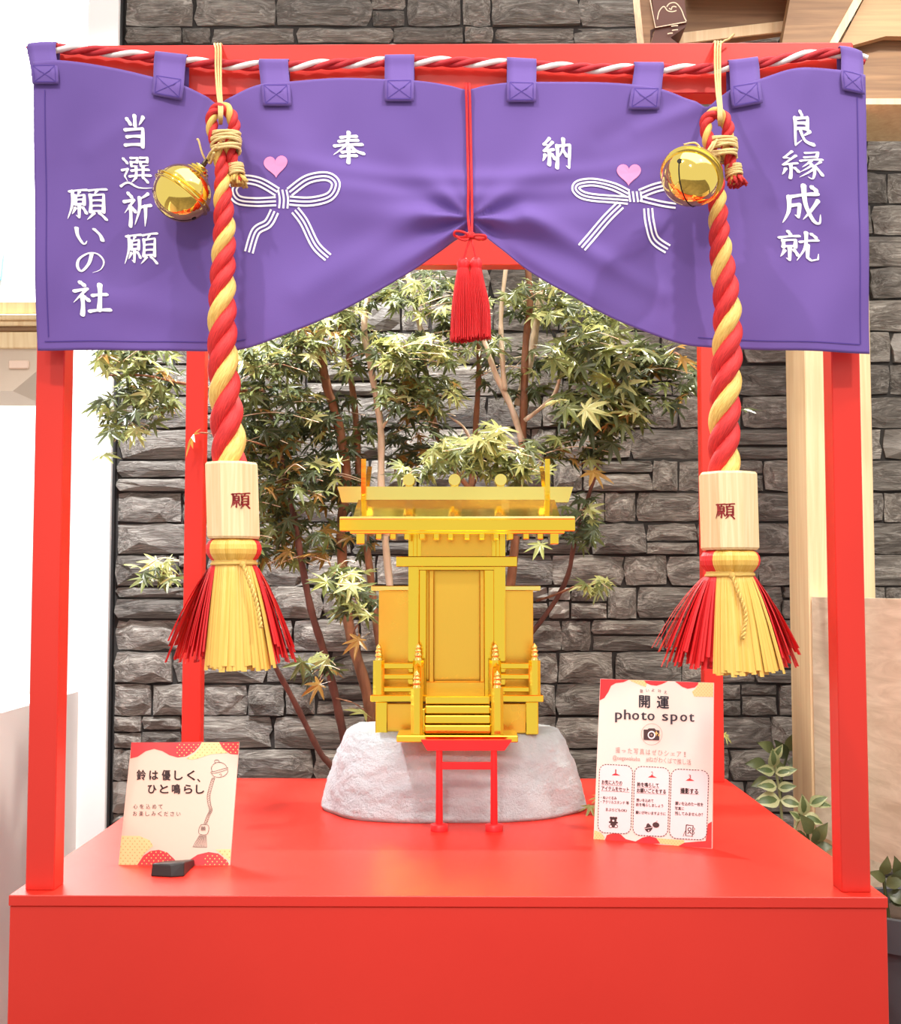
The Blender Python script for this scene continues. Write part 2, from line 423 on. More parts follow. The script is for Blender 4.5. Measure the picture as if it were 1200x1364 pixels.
# white pillar beside the stones, far white wall, grey low partition on the left
px0 = P(104, 700, YW - .02).x; px1 = P(146, 700, YW - .02).x
vs, fs = box_geo(px0, px1, YW - .02, YW + .15, 0, 2.9, .002); tag(obj('wall_pillar', vs, fs, M['white_wall']), kind='structure')
vs, fs = box_geo(px1 + .0005, wx0 - .0005, YW - .005, YW + .15, 0, 2.9); tag(obj('trim_1', vs, fs, M['black_trim']), kind='structure')
vs, fs = box_geo(-5.5, px0 + .02, 3.3, 3.4, 0, 4.6); tag(obj('wall_far', vs, fs, M['white_wall']), kind='structure')
gx = P(50, 936, 1.25).x; gz = P(104, 920, YW - .03).z
gx = P(104, 920, YW - .03).x
vs, fs = box_geo(gx - .08, gx, -.5, YW - .025, 0, gz, .002); tag(obj('wall_left', vs, fs, M['grey_panel']), kind='structure')
# ------------------------------------------------------------------ red stand with its frame
PW = .033
YF = .02
stand = thing('display_stand', ((BX0 + BX1) / 2, YBK / 2, 0), 'large red painted display box carrying a square red post frame', 'stand')
box('box_body', BX0 + .001, BX1 - .001, 0, YBK, 0, ZB - .012, M['red'], stand, .001)
box('box_top', BX0, BX1, -.0015, YBK + .001, ZB - .012, ZB, M['red'], stand, .0008)
FLX = P(33.5, 1187, YF).x; FRX = P(1160, 1187, YF).x
ZT = P(600, 58.5, YF).z; ZU = P(600, 126, YF).z
YP = YBK - .005 - PW
for x0 in (FLX, FRX - PW):
    for y0 in (YF, YP):
        box('post', x0, x0 + PW, y0, y0 + PW, ZB - .0005, ZT - .001, M['red'], stand, .0012)
for y0 in (YF - .0006, YP):
    box('crossbeam', FLX + .001, FRX - .001, y0, y0 + PW, ZU, ZT, M['red'], stand, .0012)
for x0 in (FLX, FRX - PW):
    box('side_beam', x0 + .0005, x0 + PW - .0005, YF + PW, YP, ZU, ZT - .0005, M['red'], stand, .0012)

# ------------------------------------------------------------------ purple curtain
YC = -.010
TOP = [(44, 82), (78, 80), (150, 90), (205, 103), (240, 112), (275, 128), (290, 139), (305, 131), (345, 113), (390, 108), (450, 104), (510, 105), (560, 108), (600, 114), (622, 119), (645, 114), (680, 110), (760, 109), (840, 112), (880, 118), (925, 135), (940, 143), (955, 132), (975, 118), (1010, 106), (1060, 91), (1120, 93), (1153, 100)]
BOT = [(44, 466), (100, 466), (200, 467), (300, 468), (335, 463), (400, 438), (470, 405), (540, 366), (590, 331), (612, 314), (626, 307), (640, 312), (670, 333), (700, 357), (760, 394), (830, 430), (900, 455), (930, 461), (1000, 466), (1100, 469), (1160, 471)]
def cloth_d(x, y):
    """how far the cloth swells towards the viewer (m) at photo pixel x, y"""
    g = lambda a, s: math.exp(-(a / s) ** 2)
    yn = min(max((y - 90) / 380, 0), 1)
    d = .003 * yn * math.sin(x / 62 + y / 170 + .7) + .0018 * math.sin(x / 37 - y / 55) * yn + .0012 * math.sin(x / 19 + y / 33)
    dx, dy = x - 626, y - 292
    r = math.hypot(dx, dy * 1.25) + 1e-3; th = math.atan2(dy, abs(dx) + 1e-3)
    amp = min(r / 30, 1) * math.exp(-r / 150)
    d += .0085 * amp * math.sin(8.5 * th + (.4 if dx > 0 else 1.5) + r / 120) * (1 if dy > 0 else max(0, 1 + th * .8))
    d += .009 * g(r, 55)
    # crescent swags hanging either side of the gather
    for cx, cy, w in ((626, 262, 190), (626, 240, 240)):
        yy = cy - ((x - cx) / 60.0) ** 2 * 1.6
        d += .0045 * g(y - yy, 12) * g(x - cx, w)
    # creases running from the bell cords
    for (ax, ay, bx, by, a, s) in ((285, 140, 195, 290, .004, 16), (270, 135, 150, 380, -.0035, 20), (235, 120, 120, 200, .003, 15), (930, 142, 850, 170, .006, 12), (910, 132, 800, 185, -.004, 14), (1010, 130, 1120, 300, .004, 22), (1070, 100, 1035, 260, .0045, 14), (330, 130, 450, 260, .003, 24), (870, 300, 800, 350, .004, 16), (700, 290, 880, 390, .007, 14), (560, 290, 400, 390, .006, 20), (120, 390, 300, 430, .003, 22)):
        lx, ly = bx - ax, by - ay; L2 = lx * lx + ly * ly
        t = ((x - ax) * lx + (y - ay) * ly) / L2; tt = min(max(t, 0), 1)
        q = math.hypot(x - ax - lx * tt, y - ay - ly * tt)
        d += a * g(q, s) * (1 - .6 * tt)
    e = (smoothtab(BOT, x) - y)
    d -= .010 * g(e, 14) * g(x - 640, 130)
    d *= min(1, .25 + yn * 2.2)
    return max(min(d, .020), -.010)
def CP(px, py, off=0.0):
    p = P(px, py, YC); p.y -= cloth_d(px, py) + off; return p
curtain = thing('shrine_curtain', P(600, 470, YC), 'purple cloth curtain with white brush lettering, gathered up at its middle', 'curtain')
nu, nv = 300, 92; vs, fs = [], []
for i in range(nu + 1):
    u = i / nu
    for j in range(nv + 1):
        v = j / nv
        x = (44 + 4 * v) + u * ((1152.5 + 6.5 * v) - (44 + 4 * v))
        yt, yb = smoothtab(TOP, x), smoothtab(BOT, x)
        y = yt + (yb - yt) * v
        vs.append(CP(x, y))
for i in range(nu):
    for j in range(nv):
        a = i * (nv + 1) + j; fs.append((a, a + 1, a + nv + 2, a + nv + 1))
cl = obj('cloth', vs, fs, M['purple'], curtain, True)
md = cl.modifiers.new('thickness', 'SOLIDIFY'); md.thickness = .0012; md.offset = -1
def strip_on(fn, pts, wpx, mb):       # flat ribbon on a surface along 2D points
    n = len(pts); vv = []
    for i, p in enumerate(pts):
        a = pts[max(i - 1, 0)]; b = pts[min(i + 1, n - 1)]
        t = (b - a).normalized(); nn = V((-t.y, t.x)); w = wpx[i] if hasattr(wpx, '__len__') else wpx
        vv += [fn(*(p + nn * w / 2)), fn(*(p - nn * w / 2))]
    mb.add(vv, [(2 * i, 2 * i + 1, 2 * i + 3, 2 * i + 2) for i in range(n - 1)])
def s2(pts, per=10): return [V((q.x, q.y)) for q in spline([V((a, b, 0)) for a, b in pts], per)]
f = lambda x, y: CP(x, y, .0007)
for ln in ([V((x, smoothtab(BOT, x) - 12)) for x in range(58, 330, 6)], [V((x, smoothtab(BOT, x) - 12)) for x in range(930, 1148, 6)],
           [V((60 + (y - 120) * .01, y)) for y in range(120, 456, 8)], [V((1141 + (y - 120) * .017, y)) for y in range(130, 460, 8)]):
    hem = MB(); strip_on(f, ln, 1.3, hem); hem.build('hem_stitching', M['purple_dark'], curtain)
# brush lettering: strokes in a 100 x 100 square
KJ = {
'当': [([(50, 4), (51, 32)], 's'), ([(24, 12), (36, 28)], 's'), ([(78, 8), (64, 31)], 't'), ([(18, 45), (77, 40), (75, 92)], 's'), ([(24, 65), (74, 63)], 's'), ([(18, 89), (76, 87)], 's')],
'選': [([(12, 10), (24, 22)], 's'), ([(8, 42), (26, 38), (16, 58), (24, 72)], 't'), ([(4, 86), (26, 76), (58, 90), (99, 91)], 'T'), ([(34, 8), (55, 7), (53, 19)], 's'), ([(36, 20), (53, 19)], 's'), ([(36, 20), (36, 31), (56, 29)], 't'), ([(62, 7), (85, 6), (83, 18)], 's'), ([(64, 19), (83, 18)], 's'), ([(64, 19), (64, 30), (88, 27)], 't'), ([(36, 43), (88, 40)], 's'), ([(50, 34), (50, 57)], 's'), ([(71, 33), (70, 57)], 's'), ([(30, 59), (94, 56)], 's'), ([(49, 62), (36, 75)], 't'), ([(70, 61), (85, 75)], 's')],
'祈': [([(20, 4), (32, 15)], 's'), ([(6, 28), (40, 23), (8, 60)], 't'), ([(27, 42), (27, 97)], 's'), ([(32, 46), (44, 57)], 's'), ([(86, 6), (58, 20)], 't'), ([(58, 18), (57, 52), (42, 94)], 'T'), ([(58, 45), (97, 40)], 's'), ([(78, 43), (77, 100)], 't')],
'願': [([(4, 11), (50, 7)], 's'), ([(12, 10), (12, 52), (1, 94)], 'T'), ([(30, 12), (25, 22)], 't'), ([(20, 24), (20, 51)], 's'), ([(20, 25), (43, 22), (42, 51)], 's'), ([(21, 37), (41, 36)], 's'), ([(21, 50), (42, 49)], 's'), ([(30, 52), (30, 90), (22, 83)], 't'), ([(20, 62), (12, 80)], 't'), ([(39, 60), (48, 77)], 's'), ([(54, 9), (99, 5)], 's'), ([(75, 8), (68, 20)], 't'), ([(58, 22), (58, 73)], 's'), ([(58, 23), (92, 20), (91, 73)], 's'), ([(59, 39), (90, 38)], 's'), ([(59, 55), (90, 54)], 's'), ([(58, 71), (91, 70)], 's'), ([(67, 76), (50, 96)], 't'), ([(80, 75), (98, 95)], 's')],
'い': [([(12, 10), (16, 50), (34, 92), (44, 74)], 'T'), ([(66, 14), (84, 42), (92, 72)], 'S')],
'の': [([(56, 10), (46, 56), (22, 92), (8, 70), (14, 34), (46, 6), (78, 10), (98, 44), (88, 82), (60, 99)], 'T')],
'社': [([(20, 4), (32, 14)], 's'), ([(6, 30), (40, 24), (4, 62)], 't'), ([(27, 44), (27, 98)], 's'), ([(32, 48), (44, 58)], 's'), ([(54, 44), (90, 41)], 's'), ([(71, 12), (71, 86)], 's'), ([(46, 89), (100, 86)], 's')],
'奉': [([(26, 17), (76, 13)], 's'), ([(20, 30), (80, 26)], 's'), ([(6, 45), (94, 40)], 's'), ([(51, 1), (44, 38), (3, 74)], 'T'), ([(54, 40), (74, 60), (99, 70)], 'S'), ([(30, 65), (70, 62)], 's'), ([(26, 79), (76, 76)], 's'), ([(50, 52), (50, 100)], 's')],
'納': [([(26, 1), (8, 20), (28, 24)], 't'), ([(36, 14), (8, 42), (40, 38)], 's'), ([(25, 42), (25, 88)], 's'), ([(12, 56), (4, 76)], 't'), ([(34, 54), (44, 68)], 's'), ([(52, 26), (51, 98)], 's'), ([(52, 27), (94, 22), (92, 98), (82, 90)], 't'), ([(72, 4), (71, 34), (58, 62)], 'T'), ([(71, 40), (84, 58)], 's')],
'良': [([(46, 0), (54, 11)], 's'), ([(24, 20), (76, 15), (74, 48)], 's'), ([(28, 33), (73, 31)], 's'), ([(28, 48), (73, 46)], 's'), ([(27, 19), (28, 94), (54, 78)], 't'), ([(84, 54), (58, 66)], 't'), ([(48, 52), (66, 80), (99, 92)], 'S')],
'縁': [([(24, 2), (6, 22), (26, 26)], 't'), ([(34, 16), (4, 46), (38, 42)], 's'), ([(22, 46), (22, 92)], 's'), ([(10, 60), (2, 80)], 't'), ([(32, 58), (42, 72)], 's'), ([(58, 6), (90, 3), (86, 20)], 's'), ([(56, 22), (87, 20)], 's'), ([(46, 34), (100, 30)], 's'), ([(72, 34), (50, 56)], 't'), ([(68, 40), (80, 64), (76, 97), (64, 90)], 'T'), ([(74, 50), (46, 72)], 't'), ([(78, 64), (44, 90)], 't'), ([(95, 38), (80, 51)], 't'), ([(80, 53), (100, 86)], 's')],
'成': [([(16, 30), (90, 24)], 's'), ([(18, 30), (17, 66), (2, 96)], 'T'), ([(20, 52), (45, 49), (42, 82), (33, 76)], 't'), ([(54, 2), (60, 50), (80, 90), (96, 98), (98, 76)], 'T'), ([(90, 42), (54, 88)], 't'), ([(74, 6), (86, 16)], 's')],
'就': [([(24, 2), (30, 13)], 's'), ([(2, 22), (52, 17)], 's'), ([(12, 31), (12, 53)], 's'), ([(12, 31), (43, 29), (42, 53)], 's'), ([(13, 51), (42, 50)], 's'), ([(28, 52), (28, 95), (19, 88)], 't'), ([(15, 64), (5, 84)], 't'), ([(39, 62), (49, 80)], 's'), ([(54, 36), (99, 30)], 's'), ([(69, 6), (67, 52), (46, 96)], 'T'), ([(73, 46), (73, 86), (82, 96), (99, 92), (100, 74)], 't'), ([(82, 10), (94, 22)], 's')],
}
def brush(ch, x0, y0, x1, y1, fn, mat, parent, w=12.5, name='lettering'):
    mb = MB(); sx, sy = (x1 - x0) / 100, (y1 - y0) / 100
    st = KJ[ch]; w = w * (1.0 if len(st) < 10 else .82 if len(st) < 14 else .72)
    for pts, e in st:
        if e.isupper(): q = [(p.x, p.y) for p in spline([V((a, b, 0)) for a, b in pts], 7)]
        else:
            q = []
            for (a, b), (c, d) in zip(pts, pts[1:]):
                k = max(3, int(math.hypot(c - a, d - b) / 9))
                bow = 1.2 if len(pts) == 2 else 0
                for i in range(k):
                    t = i / k; q.append((a + (c - a) * t + bow * math.sin(t * PI) * (d - b) / 40, b + (d - b) * t - bow * math.sin(t * PI) * (c - a) / 40))
            q.append(pts[-1])
        n = len(q); rs = []
        for i in range(n):
            t = i / (n - 1); a, b = q[max(i - 1, 0)], q[min(i + 1, n - 1)]
            ang = abs(math.atan2(b[1] - a[1], b[0] - a[0])); hor = abs(math.cos(ang))
            r = w * (.56 - .16 * hor) * (1.12 - .28 * math.sin(min(t * 1.15, 1) * PI))
            if e in 'tT': r *= 1 if t < .5 else max(.12, 1 - (t - .5) * 1.75)
            rs.append(r)
        rs[0] *= 1.08
        for i in range(n):
            cx, cy = q[i]; k = 8; vv = []
            for j in range(k):
                th = 2 * PI * j / k; ex, ey = rs[i] * math.cos(th), rs[i] * .72 * math.sin(th)
                rx = ex * .82 - ey * .57; ry = ex * .57 + ey * .82      # slanted nib
                vv.append((cx + rx, cy + ry))
            mb.add([fn(x0 + a * sx, y0 + b * sy) for a, b in vv], [tuple(reversed(range(k)))])
            if i:
                px_, py_ = q[i - 1]; L = math.hypot(cx - px_, cy - py_) or 1
                nx_, ny_ = -(cy - py_) / L, (cx - px_) / L
                u0 = rs[i - 1] * .9; u1 = rs[i] * .9
                quad = [(px_ + nx_ * u0, py_ + ny_ * u0), (px_ - nx_ * u0, py_ - ny_ * u0), (cx - nx_ * u1, cy - ny_ * u1), (cx + nx_ * u1, cy + ny_ * u1)]
                mb.add([fn(x0 + a * sx, y0 + b * sy) for a, b in quad], [(3, 2, 1, 0)])
    return mb.build(name, mat, parent)
onc = lambda x, y: CP(x, y, .0010)
for ch, r in (('当', (160, 154, 200, 199)), ('選', (159, 207, 203, 254)), ('祈', (162, 255, 202, 301)), ('願', (165, 309, 210, 353)), ('願', (90, 250, 142, 294)), ('い', (97, 301, 139, 327)), ('の', (100, 335, 138, 363)), ('社', (96, 374, 148, 420)),
              ('奉', (443, 176, 485, 217)), ('納', (721, 185, 761, 226)), ('良', (1048, 150, 1084, 198)), ('縁', (1040, 203, 1094, 241)), ('成', (1041, 248, 1093, 299)), ('就', (1036, 308, 1090, 349))):
    brush(ch, *r, onc, M['print_white'], curtain)
def heart(cx, cy, w, rot, name='heart_print'):
    pts = []
    for k in range(36):
        t = 2 * PI * k / 36; x = 16 * math.sin(t) ** 3; y = -(13 * math.cos(t) - 5 * math.cos(2 * t) - 2 * math.cos(3 * t) - math.cos(4 * t))
        x, y = x * w / 32, y * w / 32
        pts.append((cx + x * math.cos(rot) - y * math.sin(rot), cy + x * math.sin(rot) + y * math.cos(rot)))
    mb = MB(); mb.add([onc(cx, cy)] + [onc(*p) for p in pts], [(0, k + 1, (k + 1) % 36 + 1) for k in range(36)]); mb.build(name, M['print_pink'], curtain)
heart(368, 222, 32, -.04); heart(837, 232, 32, .03)
def bow(lines, name='bow_print'):
    mb = MB()
    for pts in lines: strip_on(onc, s2(pts, 12), 2.5, mb)
    mb.build(name, M['print_white'], curtain)
def offset_lines(pts, offs):
    q = s2(pts, 6); out = []
    for o in offs:
        ln = []
        for i, p in enumerate(q):
            a, b = q[max(i - 1, 0)], q[min(i + 1, len(q) - 1)]; t = (b - a).normalized()
            ln.append((p.x - t.y * o, p.y + t.x * o))
        out.append(ln)
    return out
O3 = (-5.2, 0, 5.2)
bow(offset_lines([(370, 257), (345, 243), (322, 240), (310, 252), (317, 266), (340, 270), (368, 269)], O3) + offset_lines([(386, 257), (410, 241), (436, 237), (448, 247), (440, 263), (415, 269), (386, 268)], O3)
    + offset_lines([(366, 282), (357, 298), (341, 309), (332, 337)], O3) + offset_lines([(393, 280), (405, 296), (420, 326), (437, 343)], O3)
    + [[(371 + k * 5.5, 254), (373 + k * 5.5, 266), (372 + k * 5.5, 278)] for k in range(3)])
bow(offset_lines([(836, 259), (815, 249), (790, 243), (770, 246), (768, 255), (785, 263), (836, 268)], (-4.6, 0, 4.6)) + offset_lines([(852, 259), (872, 251), (892, 246)], O3) + offset_lines([(852, 266), (880, 272), (900, 275)], (-3.6, 2))
    + offset_lines([(826, 274), (806, 294), (774, 332)], O3) + offset_lines([(863, 278), (865, 298), (872, 318), (890, 331)], (-5.5, 0, 5.5))
    + [[(837 + k * 5.2, 256), (839 + k * 5.2, 270)] for k in range(4)])
# hanging loops
ROPE_PATH = [(37, 67), (56, 65), (75, 65), (100, 66), (150, 70), (205, 77), (260, 83), (320, 87), (390, 88), (450, 85), (533, 82), (620, 83), (700, 87), (780, 91), (860, 92), (930, 92), (975, 89), (1020, 83), (1060, 76), (1100, 71), (1130, 72), (1156, 82)]
YR = .007; RR = .0062; RL = RR * 1.03 + .0011
def rope_y(x): return smoothtab(ROPE_PATH, x)
LOOPS = [((39, 77), 54, (43, 78), 112), ((208, 250), 72, (202, 242), 130), ((346, 385), 79, (350, 388), 141), ((513, 552), 75, (512, 551), 135), ((675, 714), 78, (675, 714), 136), ((844, 883), 84, (837, 878), 146), ((969, 1008), 80, (975, 1016), 141), ((1117, 1146), 66, (1122, 1152), 123)]
for (ta, tb), ty, (ba, bb), by in LOOPS:
    lp = MB(); prof = []
    tilt = 0
    for i in range(11):                   # front leaf from its hem up to the rope
        prof.append((i / 10, None, None))
    rows = []
    sl = {208: 5, 1117: 4, 969: -5}.get(ta, 0)     # slanted leaves
    for t, y, _ in prof:
        xa, xb = ba + (ta - ba) * t, bb + (tb - bb) * t
        row = []
        for k in range(5):
            x = xa + (xb - xa) * k / 4; y_b = by + sl * (k / 4 - .5) * 1.6; yy = y_b + (rope_y(x) - y_b) * t
            y_cl = YC - cloth_d(x, yy) - .0034; bl = max(0, min(1, (t - .35) / .5))
            p = P(x, yy, y_cl + (YR - y_cl) * bl); p.y = y_cl + (YR - RL - y_cl) * bl
            row.append(p)
        rows.append(row)
    last = rows[-1]
    for th in (30, 60, 90, 120, 150, 180):   # over the rope and down behind it
        a = math.radians(th); row = []
        for p in last:
            q = p.copy(); q.y = YR - RL * math.cos(a); q.z = p.z + RL * math.sin(a); row.append(q)
        rows.append(row)
    for dz in (.01, .028):
        rows.append([V((p.x, min(p.y, YF - .002), last[i].z - dz)) for i, p in enumerate(rows[-1])])
    vv = [p for r in rows for p in r]; ff = [(r * 5 + k, r * 5 + k + 1, (r + 1) * 5 + k + 1, (r + 1) * 5 + k) for r in range(len(rows) - 1) for k in range(4)]
    o = obj('hanging_loop', vv, ff, M['purple'], curtain, True); m2 = o.modifiers.new('thickness', 'SOLIDIFY'); m2.thickness = .001; m2.offset = 0
    def on_loop(s, t):
        xa, xb = ba + (ta - ba) * t, bb + (tb - bb) * t; x = xa + (xb - xa) * s; y_b = by + sl * (s - .5) * 1.6; y = y_b + (rope_y(x) - y_b) * t
        y_cl = YC - cloth_d(x, y) - .0034; bl = max(0, min(1, (t - .35) / .5))
        p = P(x, y, y_cl + (YR - y_cl) * bl); p.y = y_cl + (YR - RL - y_cl) * bl - .0008; return p
    st = MB()
    for a, b in (((.1, .06), (.9, .06)), ((.1, .5), (.9, .5)), ((.1, .06), (.1, .5)), ((.9, .06), (.9, .5)), ((.12, .08), (.88, .48)), ((.88, .08), (.12, .48))):
        A, B = V(a), V(b); n = 7; pts = [A.lerp(B, i / n) for i in range(n + 1)]
        strip_on(on_loop, pts, .022, st)
    st.build('stitching', M['purple_dark'], o)

# ------------------------------------------------------------------ twisted ropes
def twisted(path, radii, mats, parent, pitch=5.0, seg=9, names=None, phase=0.0, rs=.5, hand=1):
    """path: dense points, radii per point; one strand mesh per material"""
    n = len(path); fr = []
    t0 = (path[1] - path[0]).normalized(); nrm = V((0, -1, 0)) - t0 * (-t0.y); nrm = nrm.normalized() if nrm.length > .01 else t0.orthogonal().normalized()
    ang = phase; angs = []
    for i in range(n):
        t = (path[min(i + 1, n - 1)] - path[max(i - 1, 0)]).normalized()
        nrm = (nrm - t * nrm.dot(t)).normalized(); fr.append((nrm.copy(), t.cross(nrm)))
        if i: ang += hand * 2 * PI * (path[i] - path[i - 1]).length / (pitch * radii[i])
        angs.append(ang)
    out = []
    for k, (mt, nm) in enumerate(zip(mats, names)):
        pts, rr = [], []
        for i in range(n):
            a = angs[i] + 2 * PI * k / len(mats); e1, e2 = fr[i]; R = radii[i]
            pts.append(path[i] + (e1 * math.cos(a) + e2 * math.sin(a)) * R * (1 - rs)); rr.append(R * rs * 1.06)
        vs, fs, uv = tube_geo(pts, rr, seg)
        uv = [(u, v * 1.0) for u, v in uv]
        out.append(obj(nm, vs, fs, mt, parent, True, uv))
    return out
cord_path = [P(x, rope_y(x), YR) for x in range(37, 1157, 4)]
rw = thing('twisted_rope', P(600, 85, YR), 'thin red and white twisted rope threaded through the purple curtain loops', 'rope')
twisted(cord_path, [RR] * len(cord_path), [M['rope_crimson'], M['rope_crimson'], M['rope_white']], rw, pitch=11.5, names=['red_strand', 'red_strand', 'white_strand'], rs=.5, hand=-1)

# ------------------------------------------------------------------ bell ropes
YRP = -.056
def px_path(pts, per=10):        # (px, py, Y) -> dense 3D
    return spline([P(x, y, Y) for x, y, Y in pts], per)
def wrap_rings(name, c0, c1, rx, ry, n, mat, parent, r=.0016, wob=.1, seed=1):
    """a cord wound n times round something between c0 and c1 (3D)"""
    R = random.Random(seed); pts = []; ax = (c1 - c0)
    e1 = V((1, 0, 0)); e1 = (e1 - ax.normalized() * e1.dot(ax.normalized())).normalized(); e2 = ax.normalized().cross(e1)
    N = n * 14
    for i in range(N + 1):
        t = i / N; a = 2 * PI * n * t
        if i % 14 == 0: k1, k2, k3 = R.uniform(.94, 1.06), R.uniform(-wob, wob) * 4, R.uniform(-wob, wob) * 3
        pts.append(c0 + ax * (t + (wob * .5 + k2) * math.sin(a) + k3 * math.cos(a)) + e1 * rx * k1 * math.cos(a) + e2 * ry * k1 * math.sin(a))
    return tube(name, pts, r, mat, parent, 6)
def bell_rope(side, loop, main, rad, string_px, block, yel, tasx, tasb, label):
    axis = [P(x, y, Yv) for x, y, Yv in main]
    root = thing('bell_rope', axis[-1], label, 'rope', 'bell ropes before the purple curtain')
    pts = loop + main
    path = px_path(pts, 12)
    pyl = [p[1] for p in pts]; rl = []
    n = len(path)
    nl = len(loop) * 12
    for i in range(n):
        k = i / 12; k0 = min(int(k), len(pts) - 1); k1 = min(k0 + 1, len(pts) - 1)
        y = pyl[k0] + (pyl[k1] - pyl[k0]) * (k - k0)
        rpx = interp(rad, y) if i >= nl else 8.6
        rl.append(rpx * mpp(YRP))
    for i in range(1, n): rl[i] = rl[i - 1] + max(-.0006, min(.0006, rl[i] - rl[i - 1]))
    twisted(path, rl, [M['rope_red'], M['rope_red'], M['rope_yellow']], root, pitch=5.0, seg=10, names=['red_strand', 'red_strand', 'gold_strand'], phase=.6, hand=1)
    m = mpp(YRP)
    # beige twine from the beam through the rope's eye
    sx, sy_eye = string_px
    for k, dx in enumerate((-4.2, -.4, 3.4)):
        xt = P(sx + dx, 58, YF).x
        sp = [V((xt, YF + PW + .0018, ZT - .030)), V((xt, YF + PW + .0018, ZT - .006)), V((xt, YF + PW - .002, ZT + .0016)), V((xt, YF + .004, ZT + .0016)), V((xt, YF - .004, ZT - .001)), P(sx + dx * .9, 66, YF - .014 - RR), P(sx + dx * .9, 90, YR - RR * 2.2 - .002), P(sx + dx * .7 + 1, 120, YC - .022), P(sx + 1 + dx * .6 + 2, 142, YRP - .006), P(sx + dx * .5 + 3, sy_eye, YRP - .011), P(sx + dx * .3 + 3, sy_eye + 9, YRP + .001)]
        tube('hanging_twine', spline(sp, 8), .0013, M['twine'], root, 6)
    lx = min(p[0] for p in loop); bx = (loop[1][0] + main[0][0]) / 2; byy = main[0][1] - 10
    wrap_rings('twine_binding', P(bx, byy - 12, YRP), P(bx + 1, byy + 16, YRP), .0158, .0125, 11, M['twine'], root, .0017, .03)
    # bound, frayed end of the rope
    ex, ey, eY = loop[0]
    wrap_rings('end_binding', P(ex - 3, ey - 24, eY), P(ex - 1, ey - 8, eY), .0085, .0085, 7, M['twine'], root, .0016, .02)
    fr = MB()
    for k in range(34):
        a = 2 * PI * k / 34 + rnd.uniform(-.1, .1); q = rnd.uniform(.3, 1)
        b0 = P(ex - 1, ey - 9, eY) + V((math.cos(a), math.sin(a), 0)) * .006 * q
        b1 = P(ex + 2, ey + 3, eY) + V((math.cos(a), math.sin(a), 0)) * .0125 * q + V((0, 0, rnd.uniform(-.002, .002)))
        fr.add(*tube_geo([b0, (b0 + b1) / 2 + V((0, 0, .001)), b1], [.0016, .0018, .0015], 5))
    tag(fr.build('frayed_end', M['rope_red' if side > 0 else 'rope_yellow'], root, True), kind='stuff')
    # wooden block, many-sided
    (bx0, bx1, by0, by1, skew) = block
    c_top = P((bx0 + bx1) / 2, by0, YRP); c_bot = P((bx0 + bx1) / 2 + skew, by1, YRP)
    hw = (bx1 - bx0) / 2 * m * .985; NS = 8
    vs, fs = [], []
    rot0 = PI / NS + (.16 if side < 0 else -.12)
    lev = [(0, .94), (.03, 1.0), (.97, 1.0), (1, .94)]
    for t, sc in lev:
        c = c_top.lerp(c_bot, t)
        for k in range(NS):
            a = rot0 + 2 * PI * k / NS; vs.append(c + V((math.cos(a), math.sin(a), 0)) * hw * sc * 1.03)
    for r in range(3):
        for k in range(NS): fs.append((r * NS + k, (r + 1) * NS + k, (r + 1) * NS + (k + 1) % NS, r * NS + (k + 1) % NS))
    fs.append(tuple(range(NS))); fs.append(tuple(3 * NS + k for k in reversed(range(NS))))
    blk = fix_normals(obj('wooden_block', vs, fs, M['wood_block'], root))
    # red character on the face turned to the viewer
    def nearest_face(px, py):
        best = None; d = ray(px, py)
        for k in range(NS):
            a0, a1, b0 = vs[NS + k], vs[NS + (k + 1) % NS], vs[2 * NS + k]
            nn = (a1 - a0).cross(b0 - a0).normalized()
            ctr = (a0 + vs[2 * NS + (k + 1) % NS]) / 2
            if nn.dot(ctr - (c_top + c_bot) / 2) < 0: nn = -nn
            if nn.dot(d) >= 0: continue
            t = (a0 - CAM).dot(nn) / d.dot(nn); p = CAM + d * t
            u = (p - a0).dot(a1 - a0) / (a1 - a0).length_squared
            if -.001 <= u <= 1.001: best = p + nn * .0005
        return best if best is not None else P(px, py, YRP - hw)
    kx, ky = (320, 667) if side < 0 else (966, 681)
    brush('願', kx - 12.5, ky - 11, kx + 12.5, ky + 11, nearest_face, M['stamp_red'], blk, 15, 'red_character')
    # tassel
    cx = (bx0 + bx1) / 2 + skew; ty0, ty1, tyn = by1 - 1, by1 + 30, by1 + 31
    def tas(phi, level, lay, jit, px_bot):
        pass
    top = P(cx, by1, YRP); neck = P(cx, by1 + 31, YRP); bot = P(cx, tasb, YRP)
    Hn = top.z - neck.z; Hb = neck.z - bot.z
    Rb = hw * .97; Rn = hw * .74
    core = [(Rb * .35, 0), (Rb * .78, -.002), (Rb * .93, -Hn * .2), (Rb * .96, -Hn * .5), (Rb * .86, -Hn * .82), (Rn * .94, -Hn), (Rn * .9, -Hn * 1.2), (Rn * .95, -Hn * 1.5)]
    lathe('tassel_core', core, Matrix.Translation(top), M['straw_yellow'], root, 24)
    groups = {'straw_yellow': MB(), 'straw_red': MB()}
    R = random.Random(5 + side)
    lo, hi = yel
